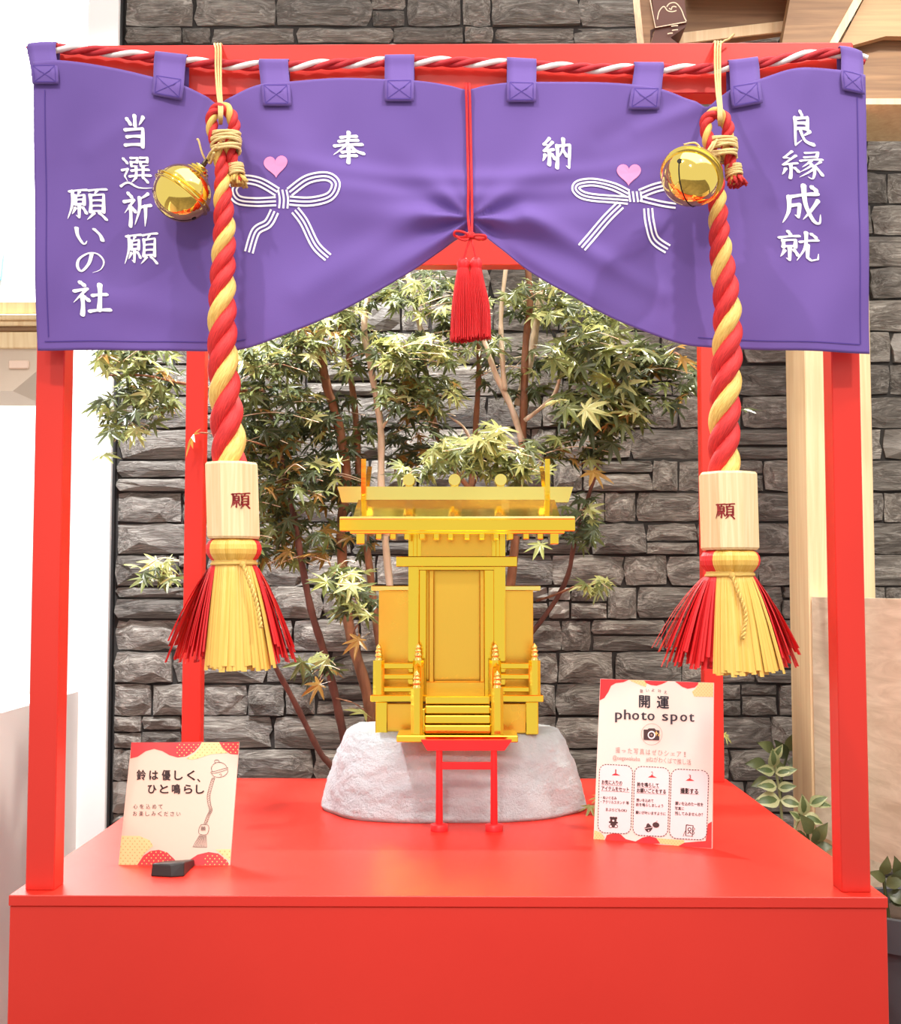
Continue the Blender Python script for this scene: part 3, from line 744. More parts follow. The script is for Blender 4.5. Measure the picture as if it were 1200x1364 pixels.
    for lay, cnt, fl in ((0, 70, 1.0), (1, 60, .86), (2, 46, .68), (3, 34, .5)):
        for k in range(cnt):
            phi = 2 * PI * (k + R.uniform(-.3, .3)) / cnt          # 0 = towards viewer
            s, c = math.sin(phi), math.cos(phi)
            ph = math.degrees(math.atan2(s, c))
            sg_ = 1 if s > 0 else -1
            front = lo < ph < hi
            key = 'straw_yellow' if front else 'straw_red'
            span = abs(lo) if ph < 0 else hi
            inner, outer = (tasx[2], tasx[0]) if ph < 0 else (tasx[3], tasx[1])
            if front: Xb = sg_ * inner * m * abs(ph) / span
            else:
                tt_ = (abs(ph) - span) / 55
                Xb = sg_ * m * ((inner - 4 + (outer - inner + 4) * tt_ ** .8) if tt_ <= 1 else outer * max(.1, 1 - (abs(ph) - span - 55) / (125 - span)))
                Xb *= R.uniform(.95, 1.04)
            Xb *= (.75 + .25 * fl)
            dep = hw * 1.55 * fl
            ln = Hb * (R.uniform(.955, 1.02) - .16 * (abs(s) ** 3 if key == 'straw_red' and R.random() < .6 else 0) - (.06 * abs(s) if key == 'straw_red' else 0))
            rib = []
            for t in (0, .1, .25, .45, .65, .82, 1.0):
                rr = interp([(0, Rb * .78), (.1, Rb * .93), (.25, Rb * 1.01), (.45, Rb * 1.04), (.65, Rb * 1.0), (.82, Rb * .9), (1, Rn)], t) * (.97 + .03 * fl)
                rib.append(top + V((rr * s, -rr * c, -Hn * t)))
            for t in (.1, .3, .55, .8, 1.0):
                e = t ** .85
                x = Rn * s + (Xb - Rn * s) * e; y = -(Rn * c + (dep * c - Rn * c) * e)
                rib.append(neck + V((x, y, -ln * t + .004 * math.sin(t * PI) * fl)))
            wdt = [.0026] * 7 + [.0022, .0028, .0034, .0040, .0041]
            side_v = V((c, s, 0)); tw = R.uniform(-.5, .5)
            vv, uu = [], []
            for i, p in enumerate(rib):
                a = tw * max(0, i - 7) / 4; sv = V((c * math.cos(a) - 0, s, 0)) + V((0, -math.sin(a) * .6, 0)); sv.normalize()
                vv += [p - sv * wdt[i] * .75, p - V((s, -c, 0)) * -.0006, p + sv * wdt[i] * .75]
                rr_ = R.random(); uu += [(i * .1 + k, k * .37), (i * .1 + k, k * .37 + .05), (i * .1 + k, k * .37 + .1)]
            ff = []
            for i in range(len(rib) - 1): ff += [(3 * i, 3 * i + 1, 3 * i + 4, 3 * i + 3), (3 * i + 1, 3 * i + 2, 3 * i + 5, 3 * i + 4)]
            groups[key].add(vv, ff, uu)
    for key, nm in (('straw_yellow', 'gold_tassel_strips'), ('straw_red', 'red_tassel_strips')):
        tag(groups[key].build(nm, M[key], root), kind='stuff')
    wrap_rings('tassel_tie', neck + V((0, 0, .002)), neck + V((0, 0, -.003)), Rn + .0024, Rn + .0024, 3, M['rope_yellow'], root, .0016, .0)
    kx2 = cx + (12 if side < 0 else 3)
    kp = P(kx2, by1 + 33, YRP - Rn - .003)
    lathe('tie_knot', [(.0005, .003), (.003, .0022), (.0038, 0), (.003, -.0025), (.0005, -.0035)], Matrix.Translation(kp), M['rope_yellow'], root, 10)
    q = [kp, P(kx2 + 8, by1 + 55, YRP - Rn - .012), P(kx2 + 18, by1 + 85, YRP - hw * 1.28), P(kx2 + (24 if side < 0 else 14), by1 + 118, YRP - hw * 1.5)]
    cp = spline(q, 16); twisted(cp, [.0026] * len(cp), [M['rope_yellow'], M['rope_yellow']], root, pitch=4, seg=6, names=['tie_cord', 'tie_cord'], rs=.5)
    return root
ROPEL = bell_rope(-1,
    [(316, 243, -.050), (311, 220, -.052), (307, 196, -.054), (312, 168, -.056), (305, 149, -.056), (294, 144, -.056), (283, 153, -.056), (283, 175, -.056)],
    [(290, 198, -.056), (296, 228, -.056), (297, 262, -.057), (299, 305, -.057), (297, 360, -.056), (296, 420, -.056), (297, 480, -.056), (301, 540, -.056), (305, 595, -.056), (307, 640, -.056)],
    [(200, 9), (235, 10.5), (265, 13), (300, 15), (360, 17), (420, 19.5), (500, 21), (600, 23.5), (640, 23)], (291, 156),
    (272, 345, 617, 718, 3), (-48, 66), (92, 80, 28, 60), 889, 'thick red and gold bell rope hanging over the curtain bow by the lettering of eight characters')
ROPER = bell_rope(1,
    [(979, 244, -.050), (974, 222, -.052), (968, 192, -.054), (970, 172, -.056), (962, 154, -.056), (950, 152, -.057), (940, 163, -.057), (943, 186, -.058)],
    [(949, 206, -.056), (954, 240, -.056), (956, 275, -.056), (958, 310, -.056), (962, 350, -.056), (968, 400, -.056), (969, 450, -.056), (967, 500, -.056), (965, 560, -.056), (964, 610, -.056), (966, 655, -.056)],
    [(200, 9), (240, 11), (280, 13), (320, 14.5), (360, 17), (420, 19), (500, 21), (600, 21), (655, 22)], (956, 158),
    (930, 1008, 630, 733, 3), (-46, 58), (100, 96, 30, 63), 895, 'thick red and gold bell rope hanging over the curtain beside the lettering of four characters')
tag(ROPEL, 'thick red and gold bell rope on the side of the small bell-picture card'); tag(ROPER, 'thick red and gold bell rope on the side of the photo spot card')
del ROPEL['group']; del ROPER['group']
tube('loose_twine', spline([P(958, 60, YF - .012), P(964, 55, YF - .01), P(971, 52, YF - .012), P(978, 45, YF - .014)], 6), .0013, M['twine'], ROPER, 6)

# ------------------------------------------------------------------ bells
def bell(cx, cy, r_px, axis, Yc, label, tie, turn):
    c = P(cx, cy, Yc); r = r_px * mpp(Yc); a = V(axis).normalized()
    root = thing('bell', c, label, 'bell')
    q = a.to_track_quat('Z', 'Y').to_matrix().to_4x4(); mt = Matrix.Translation(c) @ q
    up = [(r * math.cos(t), r * .06 + r * .92 * math.sin(t)) for t in [PI / 2 * k / 12 for k in range(13)]]; up[-1] = (r * .02, up[-1][1])
    lathe('upper_shell', up, mt, M['bell_gold'], root, 48)
    dn = [(r * math.cos(t), -r * .06 - r * .95 * math.sin(t)) for t in [PI / 2 * k / 12 for k in range(13)]]; dn[-1] = (r * .02, dn[-1][1])
    lo = lathe('lower_shell', list(reversed(dn)), mt, M['bell_gold'], root, 48)
    rim = [(r * .96, r * .12), (r * 1.07, r * .11), (r * 1.10, r * .085), (r * 1.075, r * .055), (r * 1.0, r * .04), (r * .99, 0), (r * 1.0, -r * .04), (r * 1.075, -r * .055), (r * 1.10, -r * .085), (r * 1.07, -r * .11), (r * .96, -r * .12)]
    lathe('rim', list(reversed(rim)), mt, M['bell_gold'], root, 48)
    cap = [(r * .44, r * .84), (r * .47, r * .90), (r * .40, r * .96), (r * .36, r * .99), (r * .38, r * 1.04), (r * .3, r * 1.09), (r * .27, r * 1.12), (r * .27, r * 1.16), (r * .08, r * 1.22)]
    lathe('cap', list(reversed(cap)), mt, M['bell_gold'], root, 24)
    ring = [mt @ V((r * .2 * math.cos(2 * PI * k / 20), 0, r * 1.32 + r * .2 * math.sin(2 * PI * k / 20))) for k in range(21)]
    tube('hanging_ring', ring, r * .055, M['steel'], root, 6)
    # slit with a round hole at each end, cut across the lower shell
    import math as _m
    view = (CAM - c).normalized(); vl = q.to_3x3().inverted() @ view; az = _m.atan2(vl.y, vl.x) + turn
    sl = MB(); N = 22
    for k in range(N):
        pass
    line = []
    for k in range(N + 1):
        t = -(1.05) + 2.1 * k / N
        d = V((_m.sin(t) * _m.cos(az), _m.sin(t) * _m.sin(az), -_m.cos(t))); d.z *= .97
        line.append((d, V((-_m.sin(az), _m.cos(az), 0))))
    vv = []
    for d, s in line:
        p = V((d.x * r * 1.004, d.y * r * 1.004, -r * .06 + d.z * r * .985))
        vv += [mt @ (p + s * r * .022), mt @ (p - s * r * .022)]
    sl.add(vv, [(2 * k, 2 * k + 1, 2 * k + 3, 2 * k + 2) for k in range(N)])
    for d, s in (line[0], line[-1]):
        p = V((d.x * r * 1.006, d.y * r * 1.006, -r * .06 + d.z * r * .985)); nn = d.normalized(); e2 = nn.cross(s).normalized()
        ring = [mt @ (p + (s * math.cos(2 * PI * j / 14) + e2 * math.sin(2 * PI * j / 14)) * r * .085 + nn * .0002) for j in range(14)]
        sl.add(ring, [tuple(range(14))])
    sl.build('slit', M['bell_hole'], lo)
    eye = mt @ V((0, 0, r * 1.45))
    for k, (tx, ty) in enumerate(tie):
        mid = (eye + P(tx, ty, YRP - .013)) / 2 + V((0, -.004 + .003 * k, -.003 * k))
        tube('tie_twine', spline([eye + V((.001 * k, 0, 0)), mid, P(tx, ty, YRP - .013)], 6), .0015, M['twine'], root, 6)
    return root, eye
b1, eye1 = bell(243, 257, 38.5, (.54, .12, .82), -.052, 'round gold bell with a raised belt, tied beside a bell rope near the vertical lettering with the heart on its other side', [(288, 196), (292, 190), (285, 203)], 1.25)
tag(b1, 'gold bell tied to the rope above the small bell-picture card')
tube('loose_twine', spline([eye1, eye1 + V((-.004, -.003, .008)), eye1 + V((-.008, -.004, .022)), eye1 + V((-.010, -.003, .024))], 6), .0013, M['twine'], b1, 6)
b2, eye2 = bell(921, 235, 39.5, (.42, .56, .68), -.100, 'gold bell tied to the rope above the photo spot card', [(950, 190), (955, 186)], -.8)
tube('loose_twine', spline([eye2, eye2 + V((-.01, -.006, .012)), eye2 + V((-.024, -.008, .010))], 6), .0012, M['twine'], b2, 6)

# ------------------------------------------------------------------ curtain cord with two red tassels
YT = -.034
tc = thing('tassel_cord', P(627, 450, YT), 'red silk cord with a bow and two red tassels gathering the curtain', 'tassel')
yo = lambda x, y: YC - cloth_d(x, y) - .0035
for dx in (-2.2, 2.2):
    tube('cord', spline([P(623 + dx, 112, YF - .004), P(623 + dx, 117, yo(623, 117)), P(624 + dx, 150, yo(624, 150)), P(625 + dx, 200, yo(625, 200)), P(626 + dx, 250, yo(626, 250) - .001), P(626 + dx * 1.2, 285, yo(626, 285) - .002), P(627 + dx * .6, 312, YT)], 8), .0016, M['silk_red'], tc, 7)
lathe('knot', [(.0005, .004), (.0045, .003), (.0055, 0), (.0045, -.003), (.0005, -.004)], Matrix.Translation(P(627, 314, YT)), M['silk_red'], tc, 12)
tube('bow_loop', spline([P(626, 314, YT - .002), P(617, 309, YT - .004), P(607, 308, YT - .004), P(605, 313, YT - .002), P(611, 316, YT), P(626, 315, YT)], 8), .0015, M['silk_red'], tc, 6)
tube('bow_loop', spline([P(628, 314, YT - .002), P(637, 313, YT - .004), P(646, 314, YT - .004), P(646, 318, YT - .002), P(638, 319, YT), P(628, 316, YT)], 8), .0015, M['silk_red'], tc, 6)
tube('bow_loop', spline([P(626, 316, YT - .001), P(620, 320, YT - .004), P(612, 318, YT - .004), P(608, 314, YT - .004)], 6), .0013, M['silk_red'], tc, 6)
m = mpp(YT)
for (hx, bx_, tb) in ((617, 616, 452), (634, 638, 449)):
    tube('tassel_string', spline([P(627, 316, YT), P((627 + hx) / 2, 330, YT - .001), P(hx, 347, YT)], 6), .0012, M['silk_red'], tc, 6)
    hd = P(hx, 352, YT)
    lathe('tassel_head', [(.0008, .0075), (.004, .0068), (.0068, .003), (.0072, -.001), (.0064, -.005), (.0058, -.0062)], Matrix.Translation(hd), M['silk_red'], tc, 18)
    sk = MB(); R = random.Random(hx)
    zb = P(bx_, tb, YT)
    for k in range(230):
        ph = k * 2.39996; q = .6 + .4 * ((k % 4) / 3)
        s, c_ = math.sin(ph), math.cos(ph); dz = R.uniform(-.003, .002)
        p0 = hd + V((s * .0058 * q, -c_ * .0058 * q, -.0045))
        p1 = hd + V((s * .0088 * q, -c_ * .0082 * q, -.02))
        p2 = V((zb.x + s * .0118 * q, hd.y - c_ * .010 * q, zb.z + (hd.z - zb.z) * .4))
        p3 = V((zb.x + s * .0132 * q + R.uniform(-.0006, .0006), hd.y - c_ * .011 * q, zb.z + dz))
        sk.add(*tube_geo(spline([p0, p1, p2, p3], 3), .00062, 4, caps=False))
    tag(sk.build('tassel_skirt', M['silk_red'], tc, True), kind='stuff')

# ------------------------------------------------------------------ pale rock and golden shrine
ZR = ZB + .120
rockc = V((P(600, 1050, .58).x, .60, ZB))
rock = MB(); NR, NL = 190, 50
rx0 = P(429, 1085, .56).x; rx1 = P(777, 1085, .56).x; rcx = (rx0 + rx1) / 2
RN = random.Random(3); ph = [RN.uniform(0, 6.28) for _ in range(12)]
def rock_pt(a, t):
    """t 0 base .. 1 shoulder, a angle"""
    s, c = math.sin(a), math.cos(a)
    e = 2.6
    den = (abs(c) ** e + abs(s) ** e) ** (-1 / e)
    wob = 1 + .018 * math.sin(3 * a + ph[0]) + .012 * math.sin(7 * a + ph[1] + 2 * t) + .008 * math.sin(13 * a + 5 * t)
    hx = (rx1 - rx0) / 2 * interp([(0, .985), (.04, 1.0), (.35, .955), (.7, .89), (.92, .83), (1, .79)], t)
    hy0 = .165 * interp([(0, .985), (.04, 1.0), (.4, .93), (.75, .80), (.92, .69), (1, .62)], t)
    x = rcx + c * den * hx * wob; y = .572 + s * den * hy0 * wob
    z = ZB + .121 * t
    if c > .3: z -= .004 * t * c            # right shoulder a little lower
    p = V((x, y, z))
    d = .0032 * mnoise.noise(p * 38) + .0016 * mnoise.noise(p * 95) + .0011 * mnoise.noise(p * 210)
    o = V((x - rcx, y - .572, 0)).normalized()
    return p + o * d * min(1, t * 8) + V((0, 0, .6 * d * t))
for j in range(NL + 1):
    t = (j / NL)
    for k in range(NR):
        rock.add([rock_pt(2 * PI * k / NR, t)], [], [(0, 0)])
top0 = len(rock.v)
for sc in (.94, .8, .5, .2):
    for k in range(NR):
        p = rock_pt(2 * PI * k / NR, 1.0); cpt = V((rcx, .572, p.z))
        q = cpt + (p - cpt) * sc; q.z = p.z + .0015 * (1 - sc); rock.add([q], [])
rows = NL + 1 + 4
for j in range(rows - 1):
    for k in range(NR):
        k2 = (k + 1) % NR; rock.f.append((j * NR + k, j * NR + k2, (j + 1) * NR + k2, (j + 1) * NR + k))
rock.f.append(tuple((rows - 1) * NR + k for k in range(NR))); rock.f.append(tuple(reversed(range(NR))))
rk = tag(rock.build('rock', M['rock'], None, True, base=(rcx, .572, ZB)), 'pale grey flat-topped rock under the golden shrine', 'rock')

YS = G(609, 988, ZR).y           # front of the lowest shrine plate
YL = YS + .085                   # plane of the landing front
sh = thing('miniature_shrine', (P(609, 980, YS + .15).x, YS + .15, ZR), 'shiny golden miniature shrine with steps and railings standing on the rock', 'shrine')
def gb(name, x0, x1, y0, y1, Yf, dep, mat='gold', parent=sh, bev=.0012):
    a = P(x0, y1, Yf); b = P(x1, y0, Yf); return box(name, a.x, b.x, Yf, Yf + dep, a.z, b.z, M[mat], parent, bev)
ZR_ = ZR - .001
def gbz(name, x0, x1, y0, z0, Yf, dep, mat='gold', parent=sh, bev=.0012):
    a = P(x0, y0, Yf); b = P(x1, y0, Yf); return box(name, a.x, b.x, Yf, Yf + dep, z0, a.z, M[mat], parent, bev)
# base, landing, steps
gbz('base_plate', 528, 690, 980, ZR_, YS, .070)
YB = YL + .008
for x0, x1 in ((500, 516), (700, 717)): gbz('base_leg', x0, x1, 935, ZR_, YB, .03)
gbz('base_body', 512, 704, 937, ZR_, YB + .012, .12, 'gold_satin')
gb('landing', 493, 724, 926, 935, YL, .155)
stairs = [(977.5, 962), (962, 948), (948, 935), (935, 924.5), (924.5, 914)]
z_s = P(609, 980, YS).z; z_e = P(609, 926, YL).z
for i in range(4):
    z1 = z_s + (z_e - z_s) * (i + 1) / 4.0; y0 = YS + .016 + i * .0165
    xa = P(566, 960, YS + .03).x; xb = P(653, 960, YS + .03).x
    box('step', xa, xb, y0, YL + .002, z1 - (z_e - z_s) / 4 * .92, z1, M['gold'], sh, .0012)
for x0, x1 in ((549, 566), (653, 670)):
    a = P(x0, 960, YS + .03).x; b = P(x1, 960, YS + .03).x
    box('stair_side', a, b, YS + .03, YL + .001, z_s, z_s + (z_e - z_s) * .7, M['gold'], sh, .001)
def newel(x0, x1, y_top, y_bot, Yf, fin_top, zbot=None):
    a = P(x0, y_bot, Yf); b = P(x1, y_top, Yf); w = b.x - a.x; z0 = a.z if zbot is None else zbot
    c = V(((a.x + b.x) / 2, Yf + w / 2, b.z))
    bm = MB()                                   # post with clipped corners
    k = w * .5; h = k * .5; ring = [(k, h), (h, k), (-h, k), (-k, h), (-k, -h), (-h, -k), (h, -k), (k, -h)]
    bm.add([V((c.x + x, c.y + y, z)) for z in (z0, b.z) for x, y in ring], [(i, (i + 1) % 8, (i + 1) % 8 + 8, i + 8) for i in range(8)] + [tuple(reversed(range(8))), tuple(range(8, 16))])
    po = bm.build('newel_post', M['gold'], sh)
    H = P(x0, fin_top, Yf).z - b.z; r = w * .36
    prof = [(r, 0), (r * 1.02, H * .08), (r * .8, H * .14), (r * .8, H * .2), (r, H * .26), (r, H * .34), (r * .78, H * .4), (r * .72, H * .46), (r * .92, H * .52), (r * .92, H * .58), (r * .6, H * .66), (r * .72, H * .74), (r * .66, H * .84), (r * .3, H * .93), (r * .08, H)]
    lathe('finial', prof, Matrix.Translation(c), M['gold_pale'], po, 14)
    return c, w
nl = [newel(496.5, 511.5, 880, 926, YL + .004, 858), newel(549.5, 564.5, 880, 926, YL + .004, 857), newel(651.5, 667.5, 880, 926, YL + .004, 857), newel(704.5, 720, 880, 926, YL + .004, 857)]
zpt = P(609, 980, YS).z
newel(547, 563, 917, 977, YS + .010, 894, zpt); newel(654.5, 670.5, 917, 977, YS + .010, 894, zpt)
for (xa, xb) in ((510, 551), (666, 706)):
    for y0, y1 in ((883, 891), (898, 905), (915, 922)): gb('rail', xa, xb, y0, y1, YL + .009, .006)
for (xa, xb) in ((550, 562), (655, 667)):    # sloping handrails
    c0 = P((xa + xb) / 2, 922, YS + .022); c1 = P((xa + xb) / 2, 886, YL + .006)
    vs, fs, uv = tube_geo([c0, c1], .0048, 4); obj('hand_rail', vs, fs, M['gold'], sh)
for xa, xb in ((499, 509), (707, 717)):       # side rails going back
    for y0, y1 in ((883, 891), (898, 905), (915, 922)):
        a = P(xa, y1, YL + .01); b = P(xb, y0, YL + .01); box('side_rail', a.x + .002, b.x - .002, YL + .016, YL + .15, a.z, b.z, M['gold'], sh, .001)
# hall
YH = YL + .034
gb('column', 543.5, 558, 711, 927, YH, .014); gb('column', 658, 673, 711, 927, YH, .014)
gb('inner_jamb', 558, 568, 757, 925, YH + .006, .05, 'gold'); gb('inner_jamb', 645, 658, 757, 925, YH + .006, .05, 'gold')
gb('inner_frame', 571, 578, 758, 916, YH + .028, .01, 'gold_satin'); gb('inner_frame', 639, 645, 758, 916, YH + .028, .01, 'gold_satin')
gb('lintel', 557, 659, 753, 760, YH + .005, .012)
gb('threshold', 562, 652, 908, 927, YH + .018, .016, 'gold_satin')
gb('door_panel', 560, 656, 752, 926, YH + .048, .006, 'gold_satin')
gb('frieze', 552, 664, 709, 743, YH + .004, .008, 'gold_satin')
gb('frieze_post', 546, 551, 711, 742, YH - .002, .004); gb('frieze_post', 555, 561, 711, 742, YH - .002, .005)
gb('frieze_post', 655, 661, 711, 742, YH - .002, .005); gb('frieze_post', 665, 671, 711, 742, YH - .002, .004)
gb('crossbar', 527.5, 688.5, 741, 755, YH - .012, .018)
gb('hall_body', 545, 671, 712, 927, YH + .055, .06, 'gold_satin')
YWG = YH + .03
gb('wing_panel', 504, 548, 786, 928, YWG, .06, 'gold_satin'); gb('wing_panel', 668, 710, 786, 928, YWG, .06, 'gold_satin')
gb('wing_cornice', 494, 546, 780, 787, YWG - .008, .075, 'gold_pale'); gb('wing_cornice', 670, 720, 780, 787, YWG - .008, .075, 'gold_pale')
# roof: eave board, slopes, rafters, ridge
YE = YS + .030; YRG = YH + .045
gb('eave_board', 452, 766, 691, 707.5, YE, .012, 'gold')
gb('eave_lip', 452, 766, 688, 692, YE - .002, .016, 'gold_pale')
eL, eR = P(470, 692, YE + .01), P(746, 692, YE + .01); rL, rR = P(478, 664, YRG), P(738, 664, YRG)
for s in (1, -1):                       # front and back slope in three lapped courses
    for k in range(4):
        t0, t1 = k / 4, (k + 1) / 4 + .03
        a0, a1 = eL.lerp(rL, t0), eL.lerp(rL, t1); b0, b1_ = eR.lerp(rR, t0), eR.lerp(rR, t1)
        pts = [a0, b0, b1_, a1]; up = V((0, 0, .0035 - .0008 * k))
        if s < 0: pts = [V((p.x, 2 * YRG - p.y, p.z)) for p in pts]
        vs, fs = prism_geo([p + up for p in pts], (0, 0, -.005)); fix_normals(obj('roof_course', vs, fs, M['gold'], sh))
gb('eave_board', 452 + 6, 766 - 6, 691 + 4, 707, 2 * YRG - YE - .012, .012, 'gold')
vs, fs = prism_geo([P(470, 706, YE + .004), P(746, 706, YE + .004), P(738, 672, YRG), P(478, 672, YRG)], (0, 0, -.003)); fix_normals(obj('roof_underside', vs, fs, M['gold'], sh))
for x in (500, 519, 538, 558, 577, 596, 618, 638, 657, 676, 697, 716): gb('rafter_end', x, x + 8, 706, 718.5, YE + .008, .05, 'gold')
for x in (474.5, 733): gb('bargeboard_end', x, x + 11, 706, 725, YE + .004, .05, 'gold')
gb('soffit', 466, 752, 706, 711, YE + .003, .09, 'gold')
for x in (480, 540, 605, 668, 726):
    vs, fs = prism_geo([P(x, 691, YE + .006) + V((0, 0, .004)), P(x + 10, 691, YE + .006) + V((0, 0, .004)), P(x + 10, 667, YRG) + V((0, 0, .004)), P(x, 667, YRG) + V((0, 0, .004))], (0, 0, -.003)); fix_normals(obj('roof_batten', vs, fs, M['gold'], sh))
yrf = YRG - .012
vs, fs = prism_geo([P(449.5, 648, yrf), P(763.5, 648.5, yrf), P(757, 669, yrf), P(455, 669, yrf)], (0, .024, 0)); fix_normals(obj('ridge_beam', vs, fs, M['gold_pale'], sh))
for x, lean in ((484.5, -1), (729, 1)):        # crossed finials at the ridge ends
    for sgn in (-1, 1):
        t = P(x + lean * 0, 611.5, YRG - .03 * 1); b_ = P(x, 668, YRG - .014)
        A = V((b_.x, YRG - sgn * .016, b_.z)); B = V((t.x + (0 if sgn > 0 else lean * .004), YRG + sgn * -.030, t.z)) if sgn > 0 else V((t.x - lean * .005, YRG + .030, t.z - .006))
        w = .0038; vs = []
        for p in (A, B):
            for dx, dy in ((-w, -.003), (w, -.003), (w, .003), (-w, .003)): vs.append(p + V((dx, dy, 0)))
        obj('forked_finial', vs, [(0, 1, 5, 4), (1, 2, 6, 5), (2, 3, 7, 6), (3, 0, 4, 7), (3, 2, 1, 0), (4, 5, 6, 7)], M['gold'], sh)
for x in (544.5, 605.5, 667):
    c = P(x, 639, YRG - .022); r = 8.2 * mpp(YRG - .022)
    prof = [(r * .96, 0), (r, .0008), (r * 1.03, .022), (r, .0425), (r * .9, .044)]
    lathe('ridge_log', prof, Matrix.Translation(c) @ Matrix.Rotation(-PI / 2, 4, 'X'), M['gold_pale'], sh, 18)
    zb = c.z - r; pb = P(x, 648, yrf).z
    box('log_saddle', c.x - r * .6, c.x + r * .6, YRG - .012, YRG + .012, pb - .001, zb + .002, M['gold_pale'], sh, .0005)

# ------------------------------------------------------------------ little red torii
YTO = G(624, 1108, ZB).y + .008
to = thing('torii_gate', V((P(624, 1100, YTO).x, YTO, ZB)), 'tiny red torii gate in front of the rock', 'torii')
tz1, tz0 = P(624, 985.5, YTO).z, P(624, 1000, YTO).z
vs, fs = prism_geo([P(560.5, 986, YTO - .006), P(683 - 1, 986, YTO - .006), P(672, 1000, YTO - .006), P(569, 1000, YTO - .006)], (0, .012, 0)); fix_normals(obj('top_beam', vs, fs, M['red_dark'], to))
gb2 = lambda nm, x0, x1, y0, y1, Yf, dep: box(nm, P(x0, y1, Yf).x, P(x1, y1, Yf).x, Yf, Yf + dep, P(x0, y1, Yf).z, P(x0, y0, Yf).z, M['red_dark'], to, .0006)
gb2('tie_beam', 586, 660, 1015.5, 1025, YTO - .003, .006)
for x in (585, 658):
    a, b = P(x, 1104, YTO), P(x, 999, YTO); c = V((a.x, YTO, ZB))
    lathe('post', [(.0052, .004), (.0046, b.z - ZB)], Matrix.Translation(c), M['red_dark'], to, 14)
    lathe('foot', [(.0125, 0), (.0125, .0085), (.0115, .0095), (.004, .0098)], Matrix.Translation(c), M['red_dark'], to, 16)

